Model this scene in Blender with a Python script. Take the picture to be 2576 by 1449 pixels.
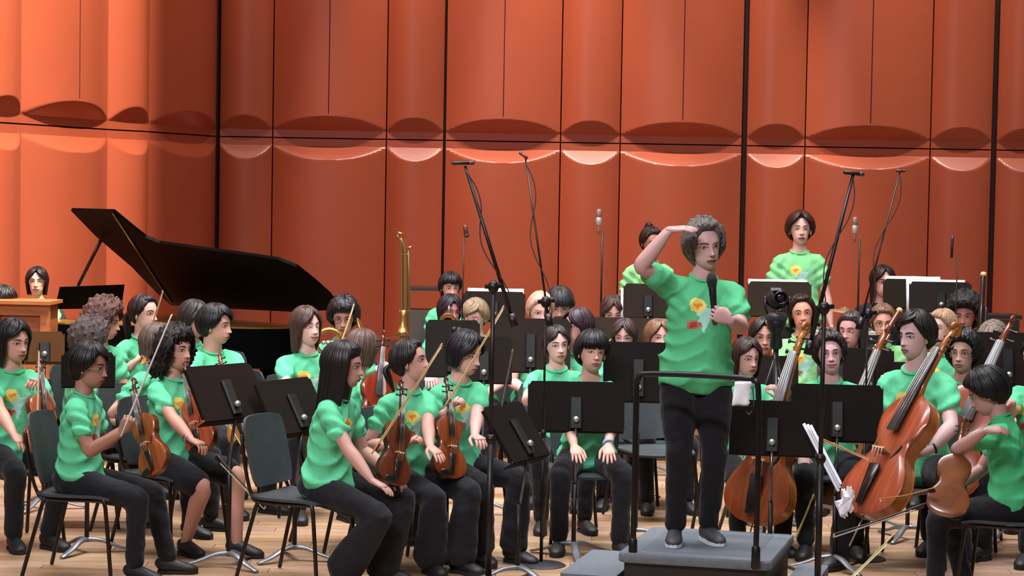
import bpy, math, random
import numpy as np
from mathutils import Vector, Matrix, Quaternion
for _o in list(bpy.data.objects): bpy.data.objects.remove(_o)
SC = bpy.context.scene; COL = SC.collection
V = Vector; PI = math.pi; R = math.radians
rnd = random.Random(11)

# ------------------------------------------------------------------ camera
F = 5600.0; CAMZ = 2.17
cd = bpy.data.cameras.new('camera'); cam = bpy.data.objects.new('camera', cd); COL.objects.link(cam)
cd.sensor_width = 36; cd.lens = F/2576*36; cd.clip_end = 100; cd.clip_start = .1
PITCH = math.atan(270/F)
CAMR = (Matrix.Rotation(R(90)-PITCH, 3, 'X') @ Matrix.Rotation(R(1.0), 3, 'Z'))
cam.location = (0, 0, CAMZ); cam.rotation_euler = CAMR.to_euler(); SC.camera = cam

# ------------------------------------------------------------------ world, lights, exposure
SC.view_settings.view_transform = 'Standard'; SC.view_settings.look = 'None'
SC.view_settings.gamma = 1; SC.view_settings.exposure = 0.0; SC.view_settings.use_curve_mapping = False
w = bpy.data.worlds.new('hall'); SC.world = w; w.use_nodes = True
w.node_tree.nodes['Background'].inputs[0].default_value = (1, .86, .80, 1)
w.node_tree.nodes['Background'].inputs[1].default_value = .17
def light(kind, name, loc, target, power, col=(1, 1, 1), **kw):
    l = bpy.data.lights.new(name, kind); l.energy = power; l.color = col
    for k_, v_ in kw.items(): setattr(l, k_, v_)
    o = bpy.data.objects.new(name, l); COL.objects.link(o); o.location = loc
    d = V(target) - V(loc); o.rotation_euler = d.to_track_quat('-Z', 'Y').to_euler()
    return o
# stage light rows above the orchestra
light('AREA', 'stage_light_row', (0, 12.4, 8.5), (0, 13.4, 0), 330, (.97, .96, 1), shape='RECTANGLE', size=8, size_y=.8, spread=R(95))
light('AREA', 'stage_light_row', (0, 15.6, 8.5), (0, 15.4, 0), 300, (1, .97, .95), shape='RECTANGLE', size=8, size_y=.8, spread=R(80))
light('AREA', 'front_light_bridge', (-3, 4.0, 7.5), (0, 14.2, .8), 105, (.95, .93, 1), shape='RECTANGLE', size=7, size_y=.8, spread=R(50))
# downlights in the canopy close to the back wall
for x_, e_, c_, s_, b_ in ((-1.6, 900, (1, .86, .78), 50, .8), (-.2, 1500, (1, .88, .78), 34, .5), (1.35, 2100, (1, .88, .78), 34, .5), (2.9, 500, (1, .84, .78), 30, .6), (4.6, 1800, (1, .88, .78), 36, .5)):
    light('SPOT', 'canopy_spot', (x_, 19.0, 9.4), (x_, 22.0, 2.2), e_, c_, spot_size=R(s_), spot_blend=b_, shadow_soft_size=.05)
light('AREA', 'canopy_strip', (.8, 20.9, 9.2), (.8, 21.2, 0), 55, (1, .88, .82), shape='RECTANGLE', size=9, size_y=.5, spread=R(130))
light('SPOT', 'side_canopy_spot', (-1.2, 13.8, 9.4), (-4.1, 18.6, 2.4), 9000, (1, .88, .76), spot_size=R(46), spot_blend=.3, shadow_soft_size=.04)

# ------------------------------------------------------------------ picture helpers
def ray(px, py):
    return CAMR @ V(((px-1288)/F, -(py-724.5)/F, -1))
def P(px, py, D):
    d = ray(px, py); return V((0, 0, CAMZ)) + d*(D/d.y)
def X(px, D, z=0.0):
    py = 454 + (CAMZ-z)*F/D
    for _ in range(4):
        p = P(px, py, D); py += (p.z-z)*F/D
    return P(px, py, D)
def onplane(px, py, o, n):
    d = ray(px, py); c = V((0, 0, CAMZ)); return c + d*((o-c).dot(n)/d.dot(n))

# ------------------------------------------------------------------ materials
def lin(c):
    if isinstance(c, str): c = [int(c[i:i+2], 16)/255 for i in (0, 2, 4)]
    return tuple((x/12.92 if x <= .04045 else ((x+.055)/1.055)**2.4) for x in c)+(1,)
MATS = {}
def mat(name, col, rough=.6, metal=0., noise=0., nscale=20., bump=0., bscale=60., spec=.5, coat=0., stretch=None, sheen=0.):
    if name in MATS: return MATS[name]
    m = bpy.data.materials.new(name); m.use_nodes = True; MATS[name] = m
    nt = m.node_tree; b = nt.nodes['Principled BSDF']
    c = lin(col); b.inputs['Base Color'].default_value = c
    b.inputs['Roughness'].default_value = rough; b.inputs['Metallic'].default_value = metal
    b.inputs['Specular IOR Level'].default_value = spec
    if coat: b.inputs['Coat Weight'].default_value = coat; b.inputs['Coat Roughness'].default_value = .12
    if sheen: b.inputs['Sheen Weight'].default_value = sheen
    if noise or bump:
        tc = nt.nodes.new('ShaderNodeTexCoord'); mp = nt.nodes.new('ShaderNodeMapping')
        nt.links.new(tc.outputs['Object'], mp.inputs[0])
        if stretch: mp.inputs['Scale'].default_value = stretch
    if noise:
        n = nt.nodes.new('ShaderNodeTexNoise'); n.inputs['Scale'].default_value = nscale; n.inputs['Detail'].default_value = 4
        nt.links.new(mp.outputs[0], n.inputs['Vector'])
        r = nt.nodes.new('ShaderNodeValToRGB')
        r.color_ramp.elements[0].position = .3; r.color_ramp.elements[1].position = .72
        r.color_ramp.elements[0].color = tuple(x*(1-noise) for x in c[:3])+(1,)
        r.color_ramp.elements[1].color = tuple(min(1, x*(1+noise)) for x in c[:3])+(1,)
        nt.links.new(n.outputs['Fac'], r.inputs[0]); nt.links.new(r.outputs[0], b.inputs['Base Color'])
    if bump:
        n2 = nt.nodes.new('ShaderNodeTexNoise'); n2.inputs['Scale'].default_value = bscale; n2.inputs['Detail'].default_value = 3
        nt.links.new(mp.outputs[0], n2.inputs['Vector'])
        bp = nt.nodes.new('ShaderNodeBump'); bp.inputs['Strength'].default_value = bump; bp.inputs['Distance'].default_value = .02
        nt.links.new(n2.outputs['Fac'], bp.inputs['Height']); nt.links.new(bp.outputs[0], b.inputs['Normal'])
    return m

def shirt_mat(name, col, bright=1.0):
    """green tee with the printed flower artwork (attribute 'chest': x across, y up the chest, z >0 on the front)"""
    if name in MATS: return MATS[name]
    m = mat(name, col, rough=.85, noise=.06, nscale=9, bump=.5, bscale=11, spec=.2)
    nt = m.node_tree; L = nt.links.new; b = nt.nodes['Principled BSDF']
    base = b.inputs['Base Color'].links[0].from_socket
    at = nt.nodes.new('ShaderNodeAttribute'); at.attribute_name = 'chest'
    nz = nt.nodes.new('ShaderNodeTexNoise'); nz.inputs['Scale'].default_value = 45
    L(at.outputs['Vector'], nz.inputs['Vector'])
    sub = nt.nodes.new('ShaderNodeVectorMath'); sub.operation = 'SUBTRACT'; L(nz.outputs['Color'], sub.inputs[0]); sub.inputs[1].default_value = (.5, .5, .5)
    sc = nt.nodes.new('ShaderNodeVectorMath'); sc.operation = 'SCALE'; sc.inputs['Scale'].default_value = .035; L(sub.outputs[0], sc.inputs[0])
    ad = nt.nodes.new('ShaderNodeVectorMath'); ad.operation = 'ADD'; L(at.outputs['Vector'], ad.inputs[0]); L(sc.outputs[0], ad.inputs[1])
    sx = nt.nodes.new('ShaderNodeSeparateXYZ'); L(ad.outputs[0], sx.inputs[0])
    def M(op, a, c=None):
        n = nt.nodes.new('ShaderNodeMath'); n.operation = op
        for i, q in enumerate((a, c)):
            if q is None: continue
            if isinstance(q, (int, float)): n.inputs[i].default_value = q
            else: L(q, n.inputs[i])
        return n.outputs[0]
    z0 = nt.nodes.new('ShaderNodeSeparateXYZ'); L(at.outputs['Vector'], z0.inputs[0])
    front = M('GREATER_THAN', z0.outputs[2], .5)
    def ell(cx, cy, rx, ry):
        dx = M('DIVIDE', M('SUBTRACT', sx.outputs[0], cx), rx); dy = M('DIVIDE', M('SUBTRACT', sx.outputs[1], cy), ry)
        d = M('ADD', M('MULTIPLY', dx, dx), M('MULTIPLY', dy, dy))
        return M('MULTIPLY', M('LESS_THAN', d, 1.0), front)
    def tri(cx, y0, y1, hw):    # triangle, wide at the top y1, tip at y0
        t = M('DIVIDE', M('SUBTRACT', sx.outputs[1], y0), y1-y0)
        a = M('ABSOLUTE', M('SUBTRACT', sx.outputs[0], cx))
        i = M('LESS_THAN', a, M('MULTIPLY', t, hw)); j = M('LESS_THAN', t, 1.0); k = M('GREATER_THAN', t, 0.0)
        return M('MULTIPLY', M('MULTIPLY', i, j), M('MULTIPLY', k, front))
    cur = base
    for f_, c_ in ((ell(.045, .315, .03, .034), '86c49c'), (tri(.0, .20, .325, .05), 'a8dcd0'), (ell(-.045, .235, .034, .026), 'b06a50'),
                   (ell(-.048, .236, .018, .016), 'b23a48'), (ell(-.035, .335, .038, .036), 'e2cf6a'), (ell(-.035, .335, .016, .015), 'e08a3c')):
        mx = nt.nodes.new('ShaderNodeMix'); mx.data_type = 'RGBA'
        L(f_, mx.inputs[0]); L(cur, mx.inputs[6]); mx.inputs[7].default_value = lin(c_); cur = mx.outputs[2]
    L(cur, b.inputs['Base Color'])
    return m

# ------------------------------------------------------------------ mesh buffer
def cat(pts, n):
    """catmull-rom through rows of an array"""
    A = np.array(pts, float)
    if n <= 1 or len(A) < 3: return A
    B = np.vstack([2*A[0]-A[1], A, 2*A[-1]-A[-2]]); out = []
    for i in range(1, len(B)-2):
        for k in range(n):
            t = k/n
            out.append(.5*((2*B[i])+(B[i+1]-B[i-1])*t+(2*B[i-1]-5*B[i]+4*B[i+1]-B[i+2])*t*t+(-B[i-1]+3*B[i]-3*B[i+1]+B[i+2])*t**3))
    out.append(A[-1]); return np.array(out)
class MB:
    def __init__(s): s.v = []; s.f = []; s.m = []; s.n = 0
    def add(s, vs, fs, mi=0):
        o = s.n; s.v.append(np.array(vs, float).reshape(-1, 3)); s.n += len(s.v[-1])
        s.f += [tuple(i+o for i in f) for f in fs]; s.m += [mi]*len(fs)
    def loft(s, pts, rads, seg=10, up=(0, 0, 1), mi=0, sub=1, cap=True, sq=1.0):
        rr = [(r, r) if not isinstance(r, (tuple, list)) else r for r in rads]
        A = cat([list(p)+list(r) for p, r in zip(pts, rr)], sub)
        pts = A[:, :3]; ra = np.abs(A[:, 3:5]); n = len(pts)
        T = np.gradient(pts, axis=0); T /= (np.linalg.norm(T, axis=1)[:, None]+1e-12)
        N = np.array(up, float); rings = []
        if abs(N.dot(T[0])) > .98: N = np.array((0, 1, 0.)) if abs(T[0][1]) < .9 else np.array((1., 0, 0))
        an = np.linspace(0, 2*PI, seg, endpoint=False); ca, sa = np.cos(an), np.sin(an)
        if sq != 1: ca = np.sign(ca)*np.abs(ca)**sq; sa = np.sign(sa)*np.abs(sa)**sq
        def ring(p, t, N, a, b):
            B = np.cross(t, N); return p+np.outer(ca*a, B)+np.outer(sa*b, N)
        for i in range(n):
            N = N-T[i]*N.dot(T[i]); N /= np.linalg.norm(N)+1e-12
            if i == 0 and cap:
                m_ = ra[0].min(); c0 = pts[0]-T[0]*m_*.6
                rings.append(ring(pts[0]-T[0]*m_*.45, T[0], N, ra[0][0]*.7, ra[0][1]*.7))
            rings.append(ring(pts[i], T[i], N, ra[i][0], ra[i][1]))
            if i == n-1 and cap:
                m_ = ra[-1].min(); c1 = pts[-1]+T[-1]*m_*.6
                rings.append(ring(pts[-1]+T[-1]*m_*.45, T[-1], N, ra[-1][0]*.7, ra[-1][1]*.7))
        if not cap: c0, c1 = pts[0], pts[-1]
        vs = np.vstack(rings+[c0[None], c1[None]]); k = len(rings); fs = []
        for i in range(k-1):
            for j in range(seg):
                j2 = (j+1) % seg; fs.append((i*seg+j, i*seg+j2, (i+1)*seg+j2, (i+1)*seg+j))
        e0 = k*seg
        for j in range(seg):
            j2 = (j+1) % seg; fs.append((e0, j2, j)); fs.append((e0+1, (k-1)*seg+j, (k-1)*seg+j2))
        s.add(vs, fs, mi); return s
    def ell(s, c, r, M=None, su=14, sv=9, mi=0):
        vs = []; fs = []
        for i in range(sv+1):
            e = -PI/2+PI*i/sv
            for j in range(su):
                a = 2*PI*j/su; vs.append((r[0]*math.cos(e)*math.cos(a), r[1]*math.cos(e)*math.sin(a), r[2]*math.sin(e)))
        A = np.array(vs)
        if M is not None: A = A @ np.array(M.to_3x3()).T
        A = A+np.array(c)
        for i in range(sv):
            for j in range(su):
                j2 = (j+1) % su; fs.append((i*su+j, i*su+j2, (i+1)*su+j2, (i+1)*su+j))
        s.add(A, fs, mi); return s
    def box(s, c, d, M=None, mi=0, bev=0.0):
        """box centred at c with full sizes d; bev chamfers the four z edges"""
        x, y, z = d[0]/2, d[1]/2, d[2]/2
        if bev: ol = [(x, y-bev), (x-bev, y), (-x+bev, y), (-x, y-bev), (-x, -y+bev), (-x+bev, -y), (x-bev, -y), (x, -y+bev)]
        else: ol = [(x, y), (-x, y), (-x, -y), (x, -y)]
        n = len(ol); A = np.array([(a, b, -z) for a, b in ol]+[(a, b, z) for a, b in ol])
        if M is not None: A = A @ np.array(M.to_3x3()).T
        fs = [tuple(range(n-1, -1, -1)), tuple(range(n, 2*n))]+[(i, (i+1) % n, n+(i+1) % n, n+i) for i in range(n)]
        s.add(A+np.array(c), fs, mi); return s
    def prism(s, ol, M, t, mi=0, inset=0.0):
        """outline (2d, ccw) in plane M, thickness t along M's z; inset rounds both rims"""
        ol = np.array(ol, float); n = len(ol); c = ol.mean(0)
        lay = [(-t/2, 1), (t/2, 1)]
        if inset: lay = [(-t/2, 1-inset), (-t/2+t*.2, 1), (t/2-t*.2, 1), (t/2, 1-inset)]
        vs = []
        for z, k in lay:
            for p in ol: q = c+(p-c)*k; vs.append(M @ V((q[0], q[1], z)))
        L_ = len(lay); fs = [tuple(range(n-1, -1, -1)), tuple(range((L_-1)*n, L_*n))]
        for l in range(L_-1): fs += [(l*n+i, l*n+(i+1) % n, (l+1)*n+(i+1) % n, (l+1)*n+i) for i in range(n)]
        s.add([tuple(v) for v in vs], fs, mi); return s
    def tube(s, a, b, r, seg=8, mi=0, r2=None):
        a, b = V(a), V(b); return s.loft([a, b], [r, r if r2 is None else r2], seg, mi=mi, cap=False, up=(1, 0, 0) if abs((b-a).normalized().x) < .9 else (0, 1, 0))
    def lathe(s, prof, c=(0, 0, 0), M=None, seg=24, mi=0):
        """profile of (r,z) revolved about z"""
        vs = []; fs = []; n = len(prof)
        for r, z in prof:
            for j in range(seg): a = 2*PI*j/seg; vs.append((r*math.cos(a), r*math.sin(a), z))
        A = np.array(vs)
        if M is not None: A = A @ np.array(M.to_3x3()).T
        for i in range(n-1):
            for j in range(seg): j2 = (j+1) % seg; fs.append((i*seg+j, i*seg+j2, (i+1)*seg+j2, (i+1)*seg+j))
        s.add(A+np.array(c), fs, mi); return s
    def mesh(s, name, mats, smooth=True):
        me = bpy.data.meshes.new(name); A = np.vstack(s.v)
        me.from_pydata(A.tolist(), [], s.f)
        for m_ in mats: me.materials.append(m_)
        me.polygons.foreach_set('material_index', s.m)
        me.polygons.foreach_set('use_smooth', [smooth]*len(s.f)); me.update(); return me
    def obj(s, name, mats, parent=None, smooth=True, origin=None, sharp=None):
        """links the buffer as ONE mesh object; with a parent that is placed in the world the vertices become local to it"""
        if not isinstance(mats, (list, tuple)): mats = [mats]
        me = s.mesh(name, mats, smooth)
        if smooth and sharp is not None:
            me.set_sharp_from_angle(angle=R(sharp))
        o = bpy.data.objects.new(name, me); COL.objects.link(o)
        if parent is not None: o.parent = parent
        if origin is not None: me.transform(Matrix.Translation(-V(origin)));
        if origin is not None and parent is None: o.location = origin
        return o
def thing(name, label, cat_, loc=(0, 0, 0), rz=0.0, group=None):
    o = bpy.data.objects.new(name, None); o.empty_display_size = .1; COL.objects.link(o); o.location = loc; o.rotation_euler = (0, 0, rz)
    tag(o, label, cat_, group); return o
def tag(o, label, cat_, group=None):
    o['label'] = label; o['category'] = cat_
    if group: o['group'] = group
    return o
def copy_tree(o, parent=None):
    c = o.copy(); COL.objects.link(c); c.parent = parent
    for ch in list(o.children): copy_tree(ch, c)
    return c
# ------------------------------------------------------------------ heads
SK = ((0, -.012, .022), (.0755, .098, .094)); JW = ((0, .016, -.050), (.0545, .069, .066))
def _rayel(d, c, r):
    c = np.array(c); r = np.array(r); D = d/r; C = c/r
    A = (D*D).sum(-1); B = -2*(D*C).sum(-1); Q = (C*C).sum()-1
    return (-B+np.sqrt(np.maximum(B*B-4*A*Q, 0)))/(2*A)
def headR(d):
    d = np.asarray(d, float); a = _rayel(d, *SK); b = _rayel(d, *JW); p = 9
    return (np.abs(a)**p+np.abs(b)**p)**(1/p)*.965
def feat(x, z, fem=0):
    g = lambda a, s: np.exp(-(a/s)**2)
    ax = np.abs(x); t = np.clip((.014-z)/.046, 0, 1)
    nose = (.004+.018*t**1.15)*g(x, .0075+.0065*t**2)*np.where(z < -.034, g(z+.034, .0055), 1)*np.where(z > .014, g(z-.014, .012), 1)
    y = nose-.0075*g(ax-.031, .017)*g(z-.004, .012)+.003*g(ax-.03, .022)*g(z-.026, .009)
    y += .003*g(ax-.043, .014)*g(z+.026, .014)+.0045*g(x, .021)*g(z+.062, .010)-.0035*g(x, .018)*g(z+.079, .006)
    y += .006*g(x, .018)*g(z+.1, .013)-.002*g(x, .004)*g(z+.048, .008)
    return y
def face_y(x, z):
    p = np.array((x, .09, z))
    for _ in range(12):
        l = np.linalg.norm(p); r = headR(p/l); p[1] *= r/l
    return p[1]+float(feat(np.array(x), np.array(z)))
def _grid():
    nu, nv = 60, 60
    u = np.linspace(-1, 1, nu, endpoint=False); az = PI*(.38*u+.62*u**3)
    e = np.linspace(-90, 90, 400); w_ = 1+2.6*np.exp(-((e+16)/30)**2); c = np.cumsum(w_); c = (c-c[0])/(c[-1]-c[0])
    el = np.radians(np.interp(np.linspace(0, 1, nv), c, e))
    AZ, EL = np.meshgrid(az, el)
    d = np.stack([np.sin(AZ)*np.cos(EL), np.cos(AZ)*np.cos(EL), np.sin(EL)], -1)
    p = d*headR(d)[..., None]
    m = p[..., 1] > .01
    p[..., 1] += np.where(m, feat(p[..., 0], p[..., 2])*np.clip((p[..., 1]-.01)/.03, 0, 1), 0)
    fs = [(i*nu+j, i*nu+(j+1) % nu, (i+1)*nu+(j+1) % nu, (i+1)*nu+j) for i in range(nv-1) for j in range(nu)]
    # local +y is the face; x is the wearer's right (mirror of left) -> flip winding
    return p.reshape(-1, 3), [f[::-1] for f in fs]
HV, HF = _grid()
def xf(Mx, A):
    A = np.asarray(A, float); return A @ np.array(Mx.to_3x3()).T+np.array(Mx.translation)
def head_into(mb, Mh, o):
    """Mh maps head space (x right side.. , y face, z up) to the world. material slots: 0 skin 1 white 2 dark 3 lip 4 brow"""
    w_ = o.get('wide', 1.0); S = np.array((w_, 1, 1))
    mb.add(xf(Mh, HV*S), HF, 0)
    def T(p): return Mh @ V((p[0]*w_, p[1], p[2]))
    up = Mh.to_3x3() @ V((0, 1, 0)); sc = Mh.to_scale()[0]
    def arc(pts, rs, mi, seg=6):
        mb.loft([T(p) for p in pts], [r*sc for r in rs], seg, up=up, mi=mi, sub=3)
    closed = o.get('closed'); sm = o.get('smile', 0.); gz = o.get('gaze', 0.)
    for sx in (-1, 1):
        cy = face_y(.031, .004)-.0035
        c = T((sx*.031, cy, .003))
        if not closed:
            mb.ell(c, (.0132*sc, .0095*sc, .0078*sc), Mh.normalized(), 12, 8, 1)
            mb.ell(T((sx*.031+gz*.004, cy+.0062, .0035)), (.0064*sc, .004*sc, .0066*sc), Mh.normalized(), 10, 6, 2)
        e = [(-.017, -.001), (-.010, .0042), (0, .0056), (.010, .0042), (.017, -.001)]
        lo = .0 if not closed else -.006
        q = [(sx*(.031+a), face_y(.031+a, .004)+.0030-abs(a)*.10, .0035+b*(1 if not closed else -.35)) for a, b in e]
        arc(q, [.001, .0017, .002, .0019, .0011], 2)
        arc([(x, y-.0002, z+.0035) for x, y, z in q], [.0015, .0028, .0034, .0028, .0015], 0)
        if closed: mb.ell(c, (.0142*sc, .0102*sc, .0102*sc), Mh.normalized(), 12, 8, 0)
        q = [(sx*(.031+a), face_y(.031+a, -.003)+.0022-abs(a)*.10, .0025-b*.75) for a, b in e]
        if not closed: arc(q, [.001, .0018, .0022, .0018, .001], 0)
        bz = .0235 if not o.get('heavy') else .0215; br = .0030 if not o.get('heavy') else .0042
        arc([(sx*x, face_y(x, z)+.0008, z) for x, z in ((.013, bz-.001), (.024, bz+.003), (.036, bz+.004), (.048, bz-.001))], [br*.8, br, br*.85, br*.4], 4)
        mb.ell(T((sx*.0075, face_y(.006, -.0375)-.0035, -.0395)), (.0032*sc, .0045*sc, .0018*sc), Mh.normalized(), 8, 5, 2)
        # ear
        Me = Mh.normalized() @ Matrix.Rotation(R(sx*-22), 4, 'Z') @ Matrix.Rotation(R(10), 4, 'X')
        mb.ell(T((sx*.075, -.010, -.006)), (.0055*sc, .0155*sc, .029*sc), Me, 12, 8, 0)
        mb.loft([T((sx*(.079), -.010+.013*math.cos(a), -.004+.026*math.sin(a))) for a in np.linspace(-1.1, 3.6, 9)], [.0036*sc]*9, 6, up=up, mi=0)
    mo = o.get('open', 0.)
    xs = (-.0235, -.013, -.004, 0, .004, .013, .0235)
    zu = (-.0625, -.0585, -.0565, -.0575, -.0565, -.0585, -.0625)
    def L(x, z): return (x*(1+.25*sm), face_y(x, z)-.0006+.0005*0, z+sm*.010*(abs(x)/.0235)**2)
    arc([L(x, z) for x, z in zip(xs, zu)], [.0015, .0034, .004, .0036, .004, .0034, .0015], 3)
    arc([L(x, z) for x, z in zip(xs, (-.063, -.0685-mo, -.070-mo, -.0705-mo, -.070-mo, -.0685-mo, -.063))], [.0015, .0038, .0048, .005, .0048, .0038, .0015], 3)
    arc([(a, b+.003, c) for a, b, c in (L(x, -.063-mo*.5) for x in xs)], [.001]+[.0012+mo*.45]*5+[.001], 2)
    if o.get('stache'):
        arc([(x, face_y(x, -.05)+.001, z) for x, z in ((-.026, -.058), (-.013, -.052), (0, -.051), (.013, -.052), (.026, -.058))], [.001, .0026, .0028, .0026, .001], 4)

def glasses(Mh, parent, org, o, dark='2a2622', wire=.0018):
    mb = MB(); w_ = o.get('wide', 1.0); T = lambda p: Mh @ V((p[0]*w_, p[1], p[2]))
    y0 = face_y(.031, .004)+.014
    for sx in (-1, 1):
        mb.loft([T((sx*.033+.0215*math.cos(a), y0-.006*abs(math.cos(a) if math.cos(a)*sx > 0 else 0), .001+.0175*math.sin(a))) for a in np.linspace(0, 2*PI, 17)], [wire]*17, 5, up=Mh.to_3x3() @ V((0, 1, 0)))
        mb.loft([T((sx*.0545, y0-.006, .005)), T((sx*.074, .045, .004)), T((sx*.080, -.005, .002))], [wire]*3, 5)
    mb.loft([T((-.0115, y0, .004)), T((0, y0+.001, .007)), T((.0115, y0, .004))], [wire]*3, 5)
    mb.obj('glasses', mat('spectacle_frame_'+dark, dark, .3), parent, origin=org)

# ------------------------------------------------------------------ hair
def elmin(az, fr, side=0, nape=-46):
    a = np.abs(((az+180) % 360)-180)
    return np.interp(a, [0, 28, 52, 72, 88, 104, 130, 180], [fr, fr-2, min(fr-6, 30), 8, -6+side, -22, nape+4, nape])
def hair(Mh, parent, org, o, hm):
    th = o.get('th', .014); fr = o.get('fr', 44); style = o.get('style', 'short'); curl = o.get('curl', 0.)
    rs = random.Random(o.get('seed', 1)); w_ = o.get('wide', 1.0); Ln = o.get('len', 0.)
    mb = MB(); nu, nv = 72, 34
    az = np.linspace(-180, 180, nu, endpoint=False); pts = np.zeros((nv, nu, 3)); keep = []
    mn = elmin(az, fr, o.get('side', 0), o.get('nape', -46))
    for i in range(nv):
        t = i/(nv-1); el = mn+(90-mn)*t
        a_, e_ = np.radians(az), np.radians(el)
        d = np.stack([np.sin(a_)*np.cos(e_), np.cos(a_)*np.cos(e_), np.sin(e_)], -1); r = headR(d)
        sm = np.clip(t/.16, 0, 1); sm = sm*sm*(3-2*sm)
        off = -.004+(th+.004)*sm*(1+.35*np.sin(e_)*o.get('top', .5))
        if curl: off = off+curl*.55*sm*(np.sin(a_*9+e_*7)*np.cos(e_*11-a_*3)+.5*np.sin(a_*17-e_*13))
        else: off = off+.0016*sm*np.sin(a_*23+np.sin(e_*4)*2)
        pts[i] = d*(r+off)[:, None]
    pts[..., 0] *= w_
    fs = [(i*nu+j, (i+1)*nu+j, (i+1)*nu+(j+1) % nu, i*nu+(j+1) % nu) for i in range(nv-1) for j in range(nu)]
    mb.add(xf(Mh, pts.reshape(-1, 3)), fs)
    sc = Mh.to_scale()[0]; Rm = np.array(Mh.to_3x3())/sc
    nl = int(o.get('n', 70)*1.55); part = o.get('part', 0.)
    down = np.array(Mh.inverted().to_3x3() @ V((0, 0, -1))); down /= np.linalg.norm(down)
    for k in range(nl):
        a0 = -180+360*(k+rs.random()*.8)/nl
        aa = abs(a0); lens = Ln; P_ = []
        fringe = aa < 50
        e1 = float(elmin(np.array(a0), fr, o.get('side', 0), o.get('nape', -46)))
        if style == 'bangs' and fringe: e1 = o.get('fend', 12)+rs.uniform(-4, 4); lens = 0
        azs = a0
        n1 = 8; swing = 0
        if fringe and style in ('part', 'long', 'side', 'back'):
            sgn = 1 if a0 > part else -1
            if style == 'back': swing = 0; e1 = fr+2; 
            elif style == 'side': sgn = o.get('sgn', 1); swing = sgn*(55-sgn*a0*.5); e1 = o.get('fend', 22)+rs.uniform(-6, 6)
            else:
                swing = sgn*(80-abs(a0))*.9; e1 = (5 if Ln else 14)
            if style != 'side' and not Ln: lens = 0
            if style == 'side': lens = 0
        elif Ln and aa < 66: swing = (1 if a0 > 0 else -1)*(72-aa)
        st = rs.uniform(58, 86); o_ = th+rs.uniform(-.001, .006)
        if not fringe and not Ln: e1 -= rs.uniform(0, o.get('over', 6))
        if Ln: e1 = max(e1, -8)
        for i in range(n1+1):
            t = i/n1; el = st+(e1-st)*t; a = a0+swing*t**1.6
            if curl: a += 420*curl*math.sin(t*9+k)*.6; el += 300*curl*math.cos(t*8+k*1.7)*.4
            e_, a_ = R(el), R(a); d = np.array((math.sin(a_)*math.cos(e_), math.cos(a_)*math.cos(e_), math.sin(e_)))
            r = float(headR(d))+o_*(1 if t < .8 else 1-.55*(t-.8)/.2*(0 if lens else 1)); q = d*r; q[0] *= w_; P_.append(q)
        if lens:
            last = P_[-1].copy(); L_ = lens*rs.uniform(.8, 1.05); bk = o.get('behind', .4)
            for i in range(1, 7):
                t = i/6; q = last+down*L_*t
                out = np.array((last[0], last[1], 0)); out /= np.linalg.norm(out)+1e-9
                q = q-out*.012*t+np.array((0, -.03*bk*t, 0))
                if last[1] > .02: q[1] -= .02*t
                if curl: q = q+np.array((math.sin(t*11+k), math.cos(t*12+k*2), 0))*curl*.9
                P_.append(q)
        wd = o.get('w', .013)*rs.uniform(.55, .95)*(1.5 if lens else 1); m_ = len(P_)
        rad = [(wd*sc*(.35+.65*min(1, 3*i/m_))*(1-.75*(i/(m_-1))**3), .0045*sc*(1+2.2*curl*10*.4)) for i in range(m_)]
        Wp = xf(Mh, np.array(P_))
        upv = Rm @ (P_[0]/np.linalg.norm(P_[0]))
        mb.loft(Wp, rad, 6, up=upv, cap=True)
    if o.get('bun'):
        bx, by, bz = o['bun']; 
        for q in range(14):
            mb.ell(Mh @ V((bx+rs.uniform(-.018, .018), by+rs.uniform(-.018, .018), bz+rs.uniform(-.015, .015))), [.02*sc]*3, None, 8, 6)
    if o.get('tail'):
        L_ = o['tail']; q0 = V((0, -.112, .01))
        for q in range(12):
            dx = rs.uniform(-.02, .02); mb.loft([Mh @ (q0+V((dx*.3, .01, 0))), Mh @ (q0+V((dx, -.035, -.03))), Mh @ (q0+V((dx*1.2, -.03, -.5*L_))), Mh @ (q0+V((dx*.6, -.01, -L_)))], [.008*sc, .014*sc, .013*sc, .003*sc], 6, sub=3)
    return mb.obj('hair', hm, parent, origin=org)

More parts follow.
